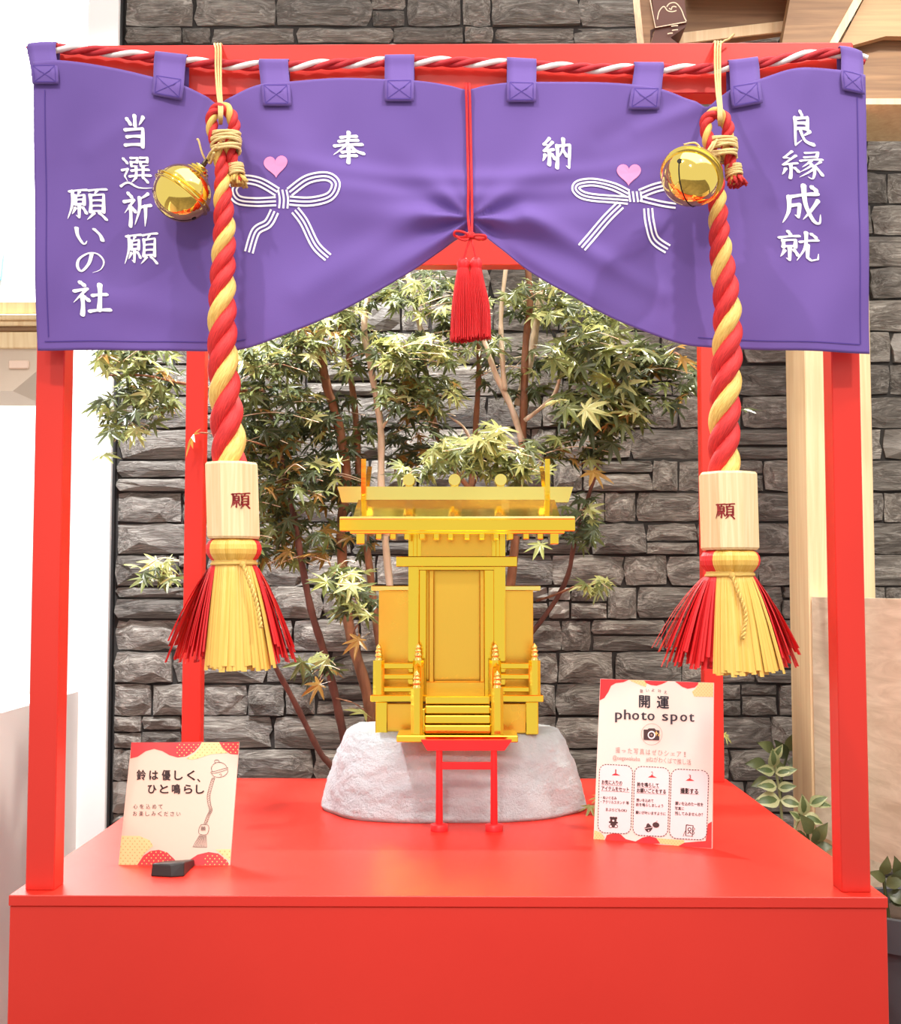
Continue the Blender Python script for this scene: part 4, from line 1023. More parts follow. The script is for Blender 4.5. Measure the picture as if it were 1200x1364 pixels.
# ------------------------------------------------------------------ cards
def text_geo(body):
    cu = bpy.data.curves.new('t', 'FONT'); cu.body = body; cu.resolution_u = 3
    o = bpy.data.objects.new('t', cu); C.objects.link(o); bpy.context.view_layer.update()
    ev = o.evaluated_get(bpy.context.evaluated_depsgraph_get()); me = ev.to_mesh()
    vs = [v.co.copy() for v in me.vertices]; fs = [tuple(p.vertices) for p in me.polygons]
    ev.to_mesh_clear(); bpy.data.objects.remove(o); bpy.data.curves.remove(cu); return vs, fs
class Card:
    """a card whose corners are TL, TR, BR, BL in 3D; crop-pixel corners give the layout"""
    def __init__(s, root, TL, TR, BR, BL, crop):
        s.root = root; s.c = [V(TL), V(TR), V(BR), V(BL)]; s.crop = [V((a, b)) for a, b in crop]
        s.n = (s.c[1] - s.c[0]).cross(s.c[3] - s.c[0]).normalized()
        if s.n.dot(CAM - s.c[0]) < 0: s.n = -s.n
    def uv(s, x, y):
        u = v = .5; a, b, c, d = s.crop
        for _ in range(12):
            p = a * (1 - u) * (1 - v) + b * u * (1 - v) + c * u * v + d * (1 - u) * v
            du = (b - a) * (1 - v) + (c - d) * v; dv = (d - a) * (1 - u) + (c - b) * u
            e = V((x, y)) - p; det = du.x * dv.y - du.y * dv.x
            u += (e.x * dv.y - e.y * dv.x) / det; v += (du.x * e.y - du.y * e.x) / det
        return u, v
    def at(s, u, v, off=0.0):
        a, b, c, d = s.c
        return a * (1 - u) * (1 - v) + b * u * (1 - v) + c * u * v + d * (1 - u) * v + s.n * off
    def xy(s, x, y, off=.0006): return s.at(*s.uv(x, y), off)
    def poly(s, name, pts, mat, off=.0004):
        w = [s.xy(x, y, off) for x, y in pts]; tri = tessellate_polygon([[V((x, y, 0)) for x, y in pts]])
        return obj(name, w, [tuple(t) for t in tri], mat, s.root)
    def text(s, body, x0, y0, x1, y1, h, mat, name='lettering', off=.0008, bold=0.0):
        """text fitted between the crop points (x0,y0) and (x1,y1) (centre line), letter height h"""
        vs, fs = text_geo(body)
        if not vs: return
        xa = min(v.x for v in vs); xb = max(v.x for v in vs); hh = .76 if any(ord(ch) > 255 for ch in body) else .7
        mid = .36 if any(ord(ch) > 255 for ch in body) else .25
        d = V((x1 - x0, y1 - y0)); mb = MB()
        for bx, by in (((0, 0),) if not bold else ((-bold, 0), (bold, 0), (0, bold), (0, -bold))):
            w = []
            for v in vs:
                t = (v.x - xa) / (xb - xa); q = (v.y - mid) / hh * h
                w.append(s.xy(x0 + d.x * t + bx, y0 + d.y * t - q + by, off))
            mb.add(w, fs)
        return mb.build(name, mat, s.root)
    def line(s, name, pts, w, mat, off=.0008, smooth=0, dash=None):
        q = s2(pts, smooth) if smooth else [V(p) for p in pts]; mb = MB()
        if dash:
            out = []; on, gap = dash; L = 0
            seg = [q[0]]; state = True; rem = on
            for a, b in zip(q, q[1:]):
                D = (b - a).length; pos = 0
                while D - pos > rem:
                    pos += rem; pt = a.lerp(b, pos / D)
                    if state: seg.append(pt); out.append(seg); seg = []
                    else: seg = [pt]
                    state = not state; rem = on if state else gap
                rem -= D - pos
                if state: seg.append(b)
            for sg in out:
                if len(sg) > 1: strip_on(lambda x, y: s.xy(x, y, off), sg, w, mb)
        else: strip_on(lambda x, y: s.xy(x, y, off), q, w, mb)
        return mb.build(name, mat, s.root)
    def disc(s, name, x, y, rx, ry, mat, off=.0008, n=18, rot=0):
        return s.poly(name, [(x + rx * math.cos(2 * PI * k / n) * math.cos(rot) - ry * math.sin(2 * PI * k / n) * math.sin(rot), y + rx * math.cos(2 * PI * k / n) * math.sin(rot) + ry * math.sin(2 * PI * k / n) * math.cos(rot)) for k in range(n)], mat, off)
    def dots(s, name, region, step, r, mat, off=.0007):
        mb = MB(); poly = region
        def inside(x, y):
            k = False; j = len(poly) - 1
            for i in range(len(poly)):
                xi, yi = poly[i]; xj, yj = poly[j]
                if (yi > y) != (yj > y) and x < (xj - xi) * (y - yi) / (yj - yi) + xi: k = not k
                j = i
            return k
        xs = [p[0] for p in poly]; ys_ = [p[1] for p in poly]; row = 0; y = min(ys_) + step / 2
        while y < max(ys_):
            x = min(xs) + (step / 2 if row % 2 else 0)
            while x < max(xs):
                if inside(x, y): mb.add([s.xy(x + a * r, y + b * r, off) for a, b in ((0, -1), (1, 0), (0, 1), (-1, 0))], [(0, 1, 2, 3)])
                x += step
            y += step * .6; row += 1
        if mb.v: return mb.build(name, mat, s.root)
def slab(name, c, n, th, mat, parent):
    vs = list(c) + [p - n * th for p in c]
    return fix_normals(obj(name, vs, [(0, 1, 2, 3), (7, 6, 5, 4), (0, 4, 5, 1), (1, 5, 6, 2), (2, 6, 7, 3), (3, 7, 4, 0)], mat, parent))
# small card with a picture of a bell
BL, BR = G(157.5, 1152.5, ZB), G(306.5, 1152.5, ZB); BR.y = BL.y = (BL.y + BR.y) / 2
TLp = P(175, 989, BL.y + .052); TRp = P(318.5, 988.5, BL.y + .052)
r1 = thing('sign_card', (BL + BR) / 2, 'small cream card with a line drawing of a bell, propped on the red stand', 'sign')
c1 = Card(r1, TLp, TRp, BR, BL, [(245, 100), (1025, 95), (955, 992), (148, 998)])
slab('board', c1.c, c1.n, .003, M['paper'], r1)
red_a = [(245, 100), (755, 98), (740, 125), (700, 170), (640, 205), (580, 212), (520, 195), (470, 165), (410, 148), (350, 165), (290, 208), (236, 222)]
c1.poly('red_wave', red_a, M['sign_red'])
gold_a = [(755, 98), (882, 97), (905, 140), (945, 178), (880, 182), (820, 188), (740, 214), (690, 230), (640, 222), (700, 185), (740, 140)]
c1.poly('gold_wave', gold_a, M['sign_gold'], .0003)
red_b = [(880, 97), (1025, 95), (1017, 190), (960, 185), (910, 150)]; c1.poly('red_wave', red_b, M['sign_red'])
gold_b = [(171, 790), (300, 790), (375, 820), (400, 860), (330, 920), (287, 996), (149, 997)]; c1.poly('gold_wave', gold_b, M['sign_gold'], .0003)
red_c = [(285, 996), (330, 930), (380, 897), (440, 888), (500, 905), (545, 945), (590, 993)]; c1.poly('red_wave', red_c, M['sign_red'])
red_d = [(560, 993), (600, 970), (650, 965), (720, 920), (800, 900), (870, 910), (930, 955), (953, 991)]; c1.poly('red_wave', red_d, M['sign_red'])
gold_c = [(850, 882), (962, 878), (957, 960), (930, 945), (880, 905)]; c1.poly('gold_wave', gold_c, M['sign_gold'], .0003)
for rg, mt in (([(560, 100), (750, 99), (735, 125), (690, 172), (640, 200), (570, 205)], 'sign_dot'), (red_b, 'sign_dot'), (red_c, 'sign_dot'), ([(760, 993), (770, 910), (870, 915), (930, 960), (950, 990)], 'sign_dot'), (gold_a, 'sign_dot2'), (gold_b, 'sign_dot2'), (gold_c, 'sign_dot2')):
    c1.dots('dot_pattern', rg, 34, 5.5, M[mt])
for i, ch in enumerate('鈴は優しく'): c1.text(ch, 284 + i * 91, 347, 348 + i * 89, 347, 62, M['ink'], bold=2.0)
c1.text('、', 722, 362, 742, 362, 60, M['ink'], bold=1.5)
for i, ch in enumerate('ひと鳴らし'): c1.text(ch, 364 + i * 87, 449, 424 + i * 86.5, 449, 58, M['ink'], bold=2.0)
for i, ch in enumerate('心を込めて'): c1.text(ch, 258 + i * 45.5, 578, 288 + i * 45.5, 578, 30, M['ink'])
for i, ch in enumerate('お楽しみください'): c1.text(ch, 255 + i * 45, 630, 284 + i * 45, 630, 30, M['ink'])
# drawing: bell, rope, block, tassel
bell_o = [(828, 318), (825, 285), (850, 255), (885, 248), (920, 262), (938, 290)]
c1.line('bell_drawing', bell_o, 3.2, M['ink'], smooth=6); c1.line('bell_drawing', [(818, 322), (860, 312), (910, 296), (945, 288), (942, 300), (905, 314), (858, 328), (822, 333), (818, 322)], 3, M['ink'])
c1.line('bell_drawing', [(828, 334), (840, 352), (875, 360), (912, 352), (940, 325), (940, 304)], 3.2, M['ink'], smooth=6); c1.line('bell_drawing', [(880, 340), (892, 334), (898, 346), (890, 352)], 3, M['ink'], smooth=4)
c1.line('bell_drawing', [(850, 252), (848, 236), (862, 230), (878, 236), (880, 250)], 3.4, M['ink'], smooth=5)
rp = [(838, 365), (818, 430), (802, 500), (808, 560), (818, 600), (800, 640), (778, 700)]
for dlt in (-10, 10): c1.line('rope_drawing', [(x + dlt, y) for x, y in rp], 2.6, M['ink'], smooth=8)
hat = s2(rp, 8)
for q in hat[::2]: c1.line('rope_drawing', [(q.x - 9, q.y + 7), (q.x + 9, q.y - 7)], 2.4, M['ink'])
c1.line('block_drawing', [(748, 705), (795, 708), (803, 740), (786, 776), (735, 772), (732, 735), (748, 705)], 3, M['ink'], smooth=5)
c1.text('願', 745, 735, 780, 735, 26, M['ink'])
for k in range(9): c1.line('tassel_drawing', [(735 + k * 6, 782), (688 + k * 12.3, 864)], 2.6, M['ink'])
c1.line('tassel_drawing', [(686, 865), (790, 866)], 2.6, M['ink'])
# black wedge that stops the card from sliding
hk = G(222, 1168, ZB); y0 = hk.y
def wp(x, y, dy): return P(x, y, y0 + dy)
w0 = P(200, 1166, y0); w1 = P(245, 1163, y0); zt0 = P(200, 1147, BL.y).z; zt1 = P(246, 1144.5, BL.y).z; zf = P(222, 1151.5, y0).z
yb = BL.y - .0005
vs = [V((w0.x, y0 + .002, ZB)), V((w0.x + .026, y0 - .003, ZB)), V((w1.x, y0 + .001, ZB)), V((w1.x, yb, ZB)), V((w0.x, yb, ZB)),
      V((w0.x + .001, y0 + .005, zf)), V((w0.x + .024, y0 + .001, zf - .001)), V((w1.x - .001, y0 + .005, zf + .002)), V((w1.x - .001, yb, zt1)), V((w0.x + .001, yb, zt0))]
hold = fix_normals(obj('card_holder', vs, [(4, 3, 2, 1, 0), (0, 1, 6, 5), (1, 2, 7, 6), (2, 3, 8, 7), (3, 4, 9, 8), (4, 0, 5, 9), (5, 6, 7), (5, 7, 8, 9)], M['black_stone']))
bv = hold.modifiers.new('bevel', 'BEVEL'); bv.width = .0015; bv.segments = 2
tag(hold, 'black wedge-shaped holder at the foot of the small card', 'holder')
# photo spot card
BLq, BRq = G(790.5, 1117.5, ZB), G(948.5, 1130.5, ZB)
ex = (BRq - BLq); nb = V((-ex.y, ex.x, 0)).normalized()      # horizontal, away from viewer
TLq = P(799.5, 904, BLq.y + nb.y * .035); TRq = P(950.5, 909.5, BRq.y + nb.y * .035)
r2 = thing('sign_card', (BLq + BRq) / 2, 'taller ivory photo spot card with three dashed boxes, standing on the red stand', 'sign')
c2 = Card(r2, TLq, TRq, BRq, BLq, [(110, 72), (920, 103), (915, 1305), (60, 1232)])
slab('board', c2.c, c2.n, .0035, M['paper2'], r2)
def wave(pts, mt='sign_red', off=.0004): c2.poly('red_wave' if mt == 'sign_red' else 'gold_wave', pts, M[mt], off)
wave([(112, 74), (320, 81), (280, 98), (225, 105), (190, 125), (170, 170), (140, 215), (106, 233)])
wave([(430, 86), (600, 92), (560, 112), (520, 125), (480, 120), (445, 105)])
wave([(650, 94), (815, 100), (810, 118), (790, 138), (740, 148), (700, 132), (670, 108)])
g1 = [(815, 100), (918, 104), (917, 208), (785, 205), (770, 170), (800, 140)]; wave(g1, 'sign_gold', .0003)
g2 = [(320, 81), (430, 86), (450, 110), (440, 135), (390, 115), (350, 98)]; wave(g2, 'sign_gold', .0003)
wave([(142, 1245), (160, 1205), (215, 1190), (260, 1200), (300, 1235), (370, 1252), (420, 1225), (470, 1215), (520, 1228), (550, 1268), (440, 1270)])
wave([(680, 1285), (720, 1262), (800, 1255), (870, 1250), (885, 1130), (912, 1112), (912, 1302)])
g3 = [(66, 1170), (110, 1185), (140, 1215), (142, 1244), (62, 1232)]; wave(g3, 'sign_gold', .0003)
g4 = [(550, 1268), (520, 1228), (590, 1235), (720, 1245), (720, 1262), (680, 1285)]; wave(g4, 'sign_gold', .0003)
for g in (g1, g2, g3, g4): c2.dots('dot_pattern', g, 22, 3.5, M['sign_dot2'])
for i, (ch, x, y) in enumerate(zip('願いよ叶え', (412, 455, 495, 543, 585), (166, 160, 158, 165, 174))): c2.text(ch, x - 11, y - 2, x + 11, y + 2, 22, M['ink_grey'])
c2.text('開', 396, 240, 472, 245, 76, M['ink_grey'], bold=2.2); c2.text('運', 524, 248, 608, 252, 78, M['ink_grey'], bold=2.2)
for ch, x0, x1, h in (('p', 222, 270, 1), ('h', 287, 332, 1), ('o', 346, 394, 1), ('t', 410, 448, 1), ('o', 457, 505, 1), ('s', 562, 602, 1), ('p', 622, 668, 1), ('o', 690, 736, 1), ('t', 752, 786, 1)):
    yy = 345 + (x0 - 222) * .036; vs_, fs_ = text_geo(ch)
    xa = min(v.x for v in vs_); xb = max(v.x for v in vs_); mb = MB()
    for bx in (-2.2, 2.2):
        mb.add([c2.xy(x0 + (v.x - xa) / (xb - xa) * (x1 - x0) + bx, yy + 26 - v.y * 106, .0008) for v in vs_], fs_)
    mb.build('lettering', M['ink_grey'], r2)
c2.line('camera_icon_ring', [(486 + 75 * math.cos(2 * PI * k / 40), 483 + 78 * math.sin(2 * PI * k / 40)) for k in range(41)], 2.5, M['ink_light'])
c2.poly('camera_icon', [(428, 448), (456, 448), (464, 440), (508, 440), (516, 452), (541, 455), (540, 528), (428, 523)], M['ink'], .0007)
c2.disc('camera_icon', 485, 488, 28, 30, M['print_white'], .0009); c2.disc('camera_icon', 485, 488, 19, 20, M['ink'], .0011); c2.disc('camera_icon', 485, 488, 7, 7, M['ink_light'], .0013)
c2.poly('camera_icon_star', [(520, 455), (524, 470), (536, 476), (524, 481), (519, 498), (515, 481), (505, 474), (516, 470)], M['sign_dot'], .0011); c2.poly('camera_icon_star', [(540, 478), (543, 486), (550, 489), (543, 493), (540, 502), (536, 493), (530, 489), (537, 486)], M['sign_dot'], .0011)
for i, ch in enumerate('撮った写真はぜひシェア！'): c2.text(ch, 225 + i * 44 + (6 if ch in '！' else 0), 598 + i * 2.9, 257 + i * 44 - (12 if ch == '！' else 4 if ch in 'っ' else 0), 599 + i * 2.9, 36 if ch not in 'っェ' else 26, M['ink_light'])
c2.text('@negawakuba', 203, 655, 402, 666, 30, M['ink_light']); c2.text('#ねがわくばで推し活', 446, 664, 766, 688, 34, M['ink_light'])
def rbox(x0, y0, x1, y1, dy, r=52):
    pts = []
    for cx, cy, a0 in ((x1 - r, y0 + r, -90), (x1 - r, y1 - r, 0), (x0 + r, y1 - r, 90), (x0 + r, y0 + r, 180)):
        for k in range(7):
            a = math.radians(a0 + 15 * k); pts.append((cx + r * math.cos(a), cy + r * math.sin(a)))
    pts.append(pts[0]); return [(x + (y - y0) * -.028, y + (x - x0) * dy) for x, y in pts]
for (x0, y0, x1, y1) in ((106, 698, 350, 1186), (364, 714, 616, 1206), (628, 734, 890, 1230)):
    pts = rbox(x0, y0, x1, y1, .055); c2.poly('step_panel', pts[:-1], M['panel_pink'], .0004); c2.line('dashed_border', pts, 5.5, M['ink'], .0008, dash=(12, 8))
for nme, x, y in (('1', 225, 755), ('2', 490, 772), ('3', 758, 796)):
    c2.text(nme, x - (4 if nme == '1' else 8), y, x + (4 if nme == '1' else 8), y + 1, 30, M['stamp_red']); c2.poly('hill_mark', [(x - 30, y + 24), (x - 15, y + 14), (x, y + 10), (x + 14, y + 16), (x + 34, y + 26)], M['sign_red'], .0007)
def tl(t, x0, y0, x1, h=26, mt='ink', b=.8): c2.text(t, x0, y0, x1, y0 + (x1 - x0) * .055, h, M[mt], bold=b)
tl('お気に入りの', 122, 828, 272); tl('アイテムをセット', 120, 872, 322); c2.line('underline', [(120, 848), (272, 856)], 2, M['ink']); c2.line('underline', [(118, 890), (326, 902)], 2, M['ink'])
tl('・ぬいぐるみ', 116, 938, 232, 20, b=.4); tl('・アクリルスタンド 等', 114, 968, 322, 20, b=.4); tl('まぶらどもOK♪', 152, 1024, 308, 20, b=.4)
tl('鈴を鳴らして', 382, 846, 538); tl('お願いごとをする', 380, 888, 588); c2.line('underline', [(380, 866), (540, 874)], 2, M['ink']); c2.line('underline', [(378, 907), (590, 919)], 2, M['ink'])
tl('想いを込めて', 376, 958, 500, 20, b=.4); tl('鈴を鳴らしましょう', 374, 990, 570, 20, b=.4); tl('願いが叶いますように', 372, 1046, 588, 20, b=.4)
tl('撮影する', 692, 892, 816, 32, b=1.2); c2.line('underline', [(690, 912), (822, 919)], 2, M['ink'])
tl('願いを込めた一枚を', 656, 982, 852, 22, b=.4); tl('写真に', 654, 1018, 718, 20, b=.4); tl('残してみませんか？', 654, 1054, 850, 22, b=.4)
for x, y, a, b in ((208, 1100, 24, 24), (190, 1084, 9, 9), (228, 1086, 9, 9), (208, 1130, 22, 24), (184, 1114, 10, 7), (232, 1118, 10, 7)): c2.disc('bear_icon', x, y, a, b, M['ink'], .0007)
for x in (188, 228): c2.disc('bear_icon', x, 1144, 14, 12, M['ink'], .0008); c2.disc('bear_icon', x, 1144, 9, 8, M['panel_pink'], .001)
c2.disc('bear_icon', 208, 1104, 8, 7, M['panel_pink'], .001)
c2.poly('bell_icon', [(434, 1156), (446, 1150), (452, 1130), (462, 1122), (478, 1136), (486, 1148), (496, 1148), (492, 1164), (478, 1182), (460, 1188), (444, 1176)], M['ink'], .0007); c2.line('bell_icon', [(432, 1162), (496, 1152)], 3, M['panel_pink'], .001); c2.disc('bell_icon', 466, 1176, 4, 5, M['panel_pink'], .001)
c2.disc('fruit_icon', 518, 1136, 25, 20, M['ink'], .0007, rot=.2); c2.line('fruit_icon', [(518, 1118), (522, 1110), (530, 1108)], 3, M['ink'], .0007)
c2.line('phone_icon', [(734, 1136), (782, 1142), (776, 1218), (730, 1212), (734, 1136)], 7, M['ink'], .0007); c2.disc('phone_icon', 757, 1168, 14, 14, M['ink'], .0007); c2.disc('phone_icon', 757, 1168, 8, 8, M['panel_pink'], .0009)
c2.line('phone_icon', [(712, 1218), (722, 1190), (734, 1172)], 4, M['ink'], .0007, smooth=5); c2.line('phone_icon', [(786, 1156), (794, 1166), (782, 1180), (792, 1192), (780, 1206)], 4, M['ink'], .0007, smooth=4)
c2.line('phone_icon', [(744, 1200), (757, 1186), (770, 1200)], 6, M['ink'], .0007, smooth=5)

# ------------------------------------------------------------------ wooden structure on the right
YK = 1.02
wp_ = thing('wooden_post', (P(1120, 800, YK).x, YK, 0), 'pale square wooden post standing behind the red frame', 'post')
xa, xb = P(1074.5, 640, YK).x, P(1163, 640, YK).x
box('upright', xa, xb, YK, YK + .14, 0, P(1120, 139, YK).z - .0015, M['wood_pale_z'], wp_, .002)
# side board, nearly edge-on, running back to the post
a = P(1100, 796, YK - .02); b0 = V((P(1100, 1114, YK - .02).x, YK - .02, P(1100, 1112, YK - .02).z))
A = V((xa + .004, YK - .004, 0)); dirv = V((.16, -1, 0)).normalized(); nrm = V((dirv.y, -dirv.x, 0))
B = A + dirv * 1.05; th = V((.022, .004, 0))
zt = P(1160, 795.5, .85).z; zl = P(1102, 1113, YK - .02).z
sb = thing('wooden_side_board', (A.x, .6, zl), 'wide pale wooden board panel beside the red stand, running back to the post', 'panel')
nb_ = 1
for k in range(nb_):
    z0 = zl + (zt - zl) * k / nb_; z1 = zl + (zt - zl) * (k + 1) / nb_ - .0012
    vs, fs = prism_geo([A.xy.to_3d() + V((0, 0, z0)), B.xy.to_3d() + V((0, 0, z0)), B.xy.to_3d() + V((0, 0, z1)), A.xy.to_3d() + V((0, 0, z1))], th)
    fix_normals(obj('plank', vs, fs, M['wood_tan_y'], sb))
for t in (.12, .95):
    q = A + dirv * 1.05 * t + th * 1.02; box('leg', q.x, q.x + .04, q.y - .02, q.y + .02, 0, zt - .03, M['wood_tan_y'], sb, .001)
# canopy boards over the post
def board(name, pts, Y, dep, mat, parent): 
    vs, fs = prism_geo([P(x, y, Y) for x, y in pts], (0, dep, 0)); return fix_normals(obj(name, vs, fs, M[mat], parent))
cn = thing('wooden_canopy', P(1150, 140, YK), 'wooden canopy of tan boards and rafters above the pale post', 'canopy')
board('header_board', [(1065, 41), (1290, 36), (1290, 131), (1060, 131)], YK - .03, .025, 'wood_tan_x', cn)
board('lower_edge', [(1060, 131), (1290, 131), (1290, 139), (1060, 139)], YK - .034, .20, 'wood_pale_z', cn)
board('rafter', [(1063, -60), (1170, -60), (1100, 66), (1040, 66)], YK - .07, .03, 'wood_tan_x', cn)
board('rafter_edge', [(1170, -60), (1182, -60), (1111, 66), (1100, 66)], YK - .074, .036, 'wood_pale_z', cn)
board('ply_board', [(1182, -60), (1290, -60), (1290, 50), (1180, 48), (1115, 66)], YK - .06, .018, 'wood_ply', cn)
board('cross_board', [(845, -60), (1062, -60), (1060, 38), (980, 49), (905, 58), (870, 60)], YK + .02, .03, 'wood_tan_x', cn)
board('cross_board_edge', [(903, 44), (1060, 26), (1060, 40), (980, 49), (905, 58)], YK + .012, .006, 'wood_pale_z', cn)
board('support_block', [(925, -60), (1200, -60), (1200, -30), (925, -30)], YK - .07, .15, 'wood_tan_x', cn)
pq = thing('hanging_plaque', P(885, 40, YK - .06), 'brown wooden plaque with a carved cream line mark, hung on the canopy', 'plaque')
board('plaque_face', [(864, -40), (906, -50), (915, 29), (873, 37)], YK - .055, .0755, 'brown_plaque', pq)
board('plaque_side', [(848, -40), (864, -40), (873, 37), (866, 62), (858, 62)], YK - .05, .0705, 'wood_tan_x', pq)
board('plaque_foot', [(866, 40), (873, 37), (915, 29), (913, 36), (893, 50), (902, 57), (901, 62), (866, 62)], YK - .050, .0705, 'brown_plaque', pq)
def pl(pts, sm=8, w=1.4):
    mb = MB(); strip_on(lambda x, y: P(x, y, YK - .0556), s2(pts, sm) if sm else [V(p) for p in pts], w, mb); return mb.build('carved_line', M['cream_line'], pq)
pl([(866, 0), (873, 36.5), (914, 29)], 0); pl([(875.5, 26), (878, 15), (884, 8.5), (889, 14), (895, 15.5), (901, 14)]); pl([(888, 9), (892, 4.5), (900, 4), (907, 12), (911, 22), (914, 28)])
pl([(891, 11), (894, 12.5), (895, 9.5), (898, 8.5), (901, 9.5)])
for y, x0, x1 in ((35, 894, 903), (40.5, 895, 903), (45, 889, 896)): pl([(x0, y), ((x0 + x1) / 2, y - .8), (x1, y - 1)], 4)

# ------------------------------------------------------------------ far left: shelf and wall unit
YQ = 2.2
su = thing('wall_counter', P(20, 520, YQ), 'pale wooden counter on a beige cabinet before the bright white wall', 'counter')
def lb(nm, x0, x1, y0, y1, Yf, dep, mat): 
    a = P(x0, y1, Yf); b = P(x1, y0, Yf); return box(nm, a.x, b.x, Yf, Yf + dep, a.z, b.z, M[mat], su, .003)
lb('counter_top', -120, 50, 418, 426, YQ - .02, .3, 'wood_pale_z'); lb('upper_rail', -120, 60, 401, 418, YQ + .02, .2, 'wood_pale_z')
lb('lower_rail', -120, 52, 427, 434, YQ - .01, .2, 'wood_pale_z'); lb('apron', -120, 52, 434, 442, YQ, .3, 'wood_tan_x'); lb('fascia', -120, 50, 442, 464, YQ - .01, .3, 'wood_pale_z')
cabp = [(-120, 464), (52, 464), (52, 492), (17, 521), (-120, 521)]
vs, fs = prism_geo([P(x, y, YQ) for x, y in cabp], (0, .3, 0)); fix_normals(obj('cabinet', vs, fs, M['cabinet'], su))
lb('label_holder', 11, 38, 480, 491, YQ - .008, .01, 'paper')
lb('bracket', -80, -40, 520, 900, YQ + .05, .12, 'cabinet')
vs, fs = prism_geo([P(-60, 336, 3.28), P(4, 336, 3.28), P(0, 372, 3.28), P(-60, 372, 3.28)], (0, .015, 0)); tag(fix_normals(obj('poster', vs, fs, M['cyan'])), 'pale cyan poster on the far white wall', 'poster')

# ------------------------------------------------------------------ maple tree
tree_base = V((P(560, 1100, 1.15).x, 1.15, 0))
tree = thing('maple_tree', tree_base, 'slender many-stemmed maple with green leaves behind the golden shrine', 'tree')
STEMS = [  # px points (x, y, Y), start radius m, end radius, material
    ([(452, 1045, 1.10), (425, 1000, 1.08), (392, 935, 1.05), (362, 878, 1.02), (340, 820, 1.0), (320, 730, .98), (300, 640, .97)], .0075, .004, 'bark_dark'),
    ([(462, 1000, 1.14), (447, 930, 1.13), (432, 870, 1.12), (415, 815, 1.11), (402, 750, 1.10), (390, 680, 1.1), (372, 600, 1.1), (350, 520, 1.1)], .0105, .005, 'bark_dark'),
    ([(500, 1000, 1.2), (488, 920, 1.2), (468, 850, 1.2), (458, 780, 1.2), (455, 700, 1.2), (462, 640, 1.18), (452, 570, 1.16), (432, 500, 1.14), (424, 420, 1.12), (420, 330, 1.12)], .013, .009, 'bark'),
    ([(520, 980, 1.22), (505, 860, 1.22), (490, 740, 1.21), (479, 650, 1.2), (474, 560, 1.2), (465, 480, 1.2), (461, 410, 1.2), (455, 330, 1.2)], .009, .006, 'bark'),
    ([(540, 980, 1.12), (528, 860, 1.12), (515, 740, 1.12), (508, 650, 1.12), (507, 570, 1.12), (495, 495, 1.12), (485, 435, 1.12), (493, 380, 1.12), (500, 320, 1.12)], .0085, .006, 'bark_pale'),
    ([(508, 572, 1.12), (524, 545, 1.11), (541, 518, 1.10)], .004, .002, 'bark_pale'),
    ([(600, 980, 1.25), (612, 800, 1.25), (628, 640, 1.25), (634, 560, 1.24), (638, 480, 1.23), (634, 420, 1.22), (640, 330, 1.2)], .008, .005, 'bark'),
    ([(632, 600, 1.24), (618, 570, 1.22), (598, 555, 1.2)], .004, .002, 'bark_pale'),
    ([(660, 980, 1.18), (678, 800, 1.18), (692, 660, 1.18), (697, 560, 1.17), (700, 460, 1.16), (706, 400, 1.15), (700, 330, 1.15)], .012, .006, 'bark'),
    ([(696, 590, 1.17), (682, 545, 1.16), (663, 505, 1.15), (650, 470, 1.14), (640, 440, 1.14)], .007, .005, 'bark_pale'),
    ([(672, 520, 1.15), (668, 460, 1.15), (668, 410, 1.15), (676, 340, 1.15)], .006, .004, 'bark_pale'),
    ([(690, 540, 1.2), (708, 470, 1.2), (714, 430, 1.2), (722, 380, 1.2), (730, 300, 1.2)], .009, .008, 'bark_pale'),
    ([(699, 560, 1.15), (735, 530, 1.12), (746, 500, 1.1), (752, 460, 1.08), (754, 430, 1.06)], .005, .0025, 'bark_pale'),
    ([(562, 445, 1.2), (553, 410, 1.2), (544, 368, 1.2), (540, 310, 1.2)], .006, .005, 'bark_pale'),
    ([(632, 660, 1.25), (590, 600, 1.23), (570, 520, 1.22), (562, 445, 1.2)], .006, .006, 'bark'),
    ([(610, 980, 1.3), (740, 800, 1.28), (766, 720, 1.25), (790, 640, 1.22), (812, 560, 1.18), (850, 500, 1.15), (900, 470, 1.12)], .007, .003, 'bark_dark'),
    ([(362, 878, 1.02), (330, 800, .98), (250, 770, .95), (200, 760, .93)], .003, .0015, 'bark_dark'),
    ([(350, 520, 1.1), (300, 520, 1.02), (240, 510, .98), (190, 500, .95), (140, 500, .93)], .004, .0015, 'bark'),
    ([(480, 820, 1.2), (460, 800, 1.1), (450, 770, 1.0)], .003, .0015, 'bark'),
    ([(372, 600, 1.1), (335, 588, .96), (292, 579, .80), (262, 576, .745)], .0018, .0009, 'bark'),
    ([(955, 1110, .92), (952, 1040, .90), (956, 990, .87), (964, 979, .862)], .0022, .0012, 'bark'),
    ([(900, 470, 1.12), (940, 500, 1.06), (975, 530, 1.01), (989, 544, 1.0)], .0022, .0010, 'bark'),
    ([(468, 850, 1.2), (476, 832, 1.0), (478, 846, .845)], .0018, .0009, 'bark'),
    ([(432, 870, 1.12), (432, 888, 1.0), (426, 906, .885)], .0018, .0009, 'bark'),
    ([(447, 930, 1.13), (470, 936, .98), (484, 945, .865)], .0018, .0009, 'bark'),
    ([(692, 660, 1.18), (708, 692, 1.08), (720, 720, 1.0)], .0022, .0010, 'bark'),
    ([(630, 650, 1.24), (636, 634, 1.05), (644, 604, .86)], .0028, .0012, 'bark'),
    ([(715, 800, 1.2), (740, 792, 1.1), (770, 780, 1.02), (800, 778, .98)], .003, .0012, 'bark'),
]
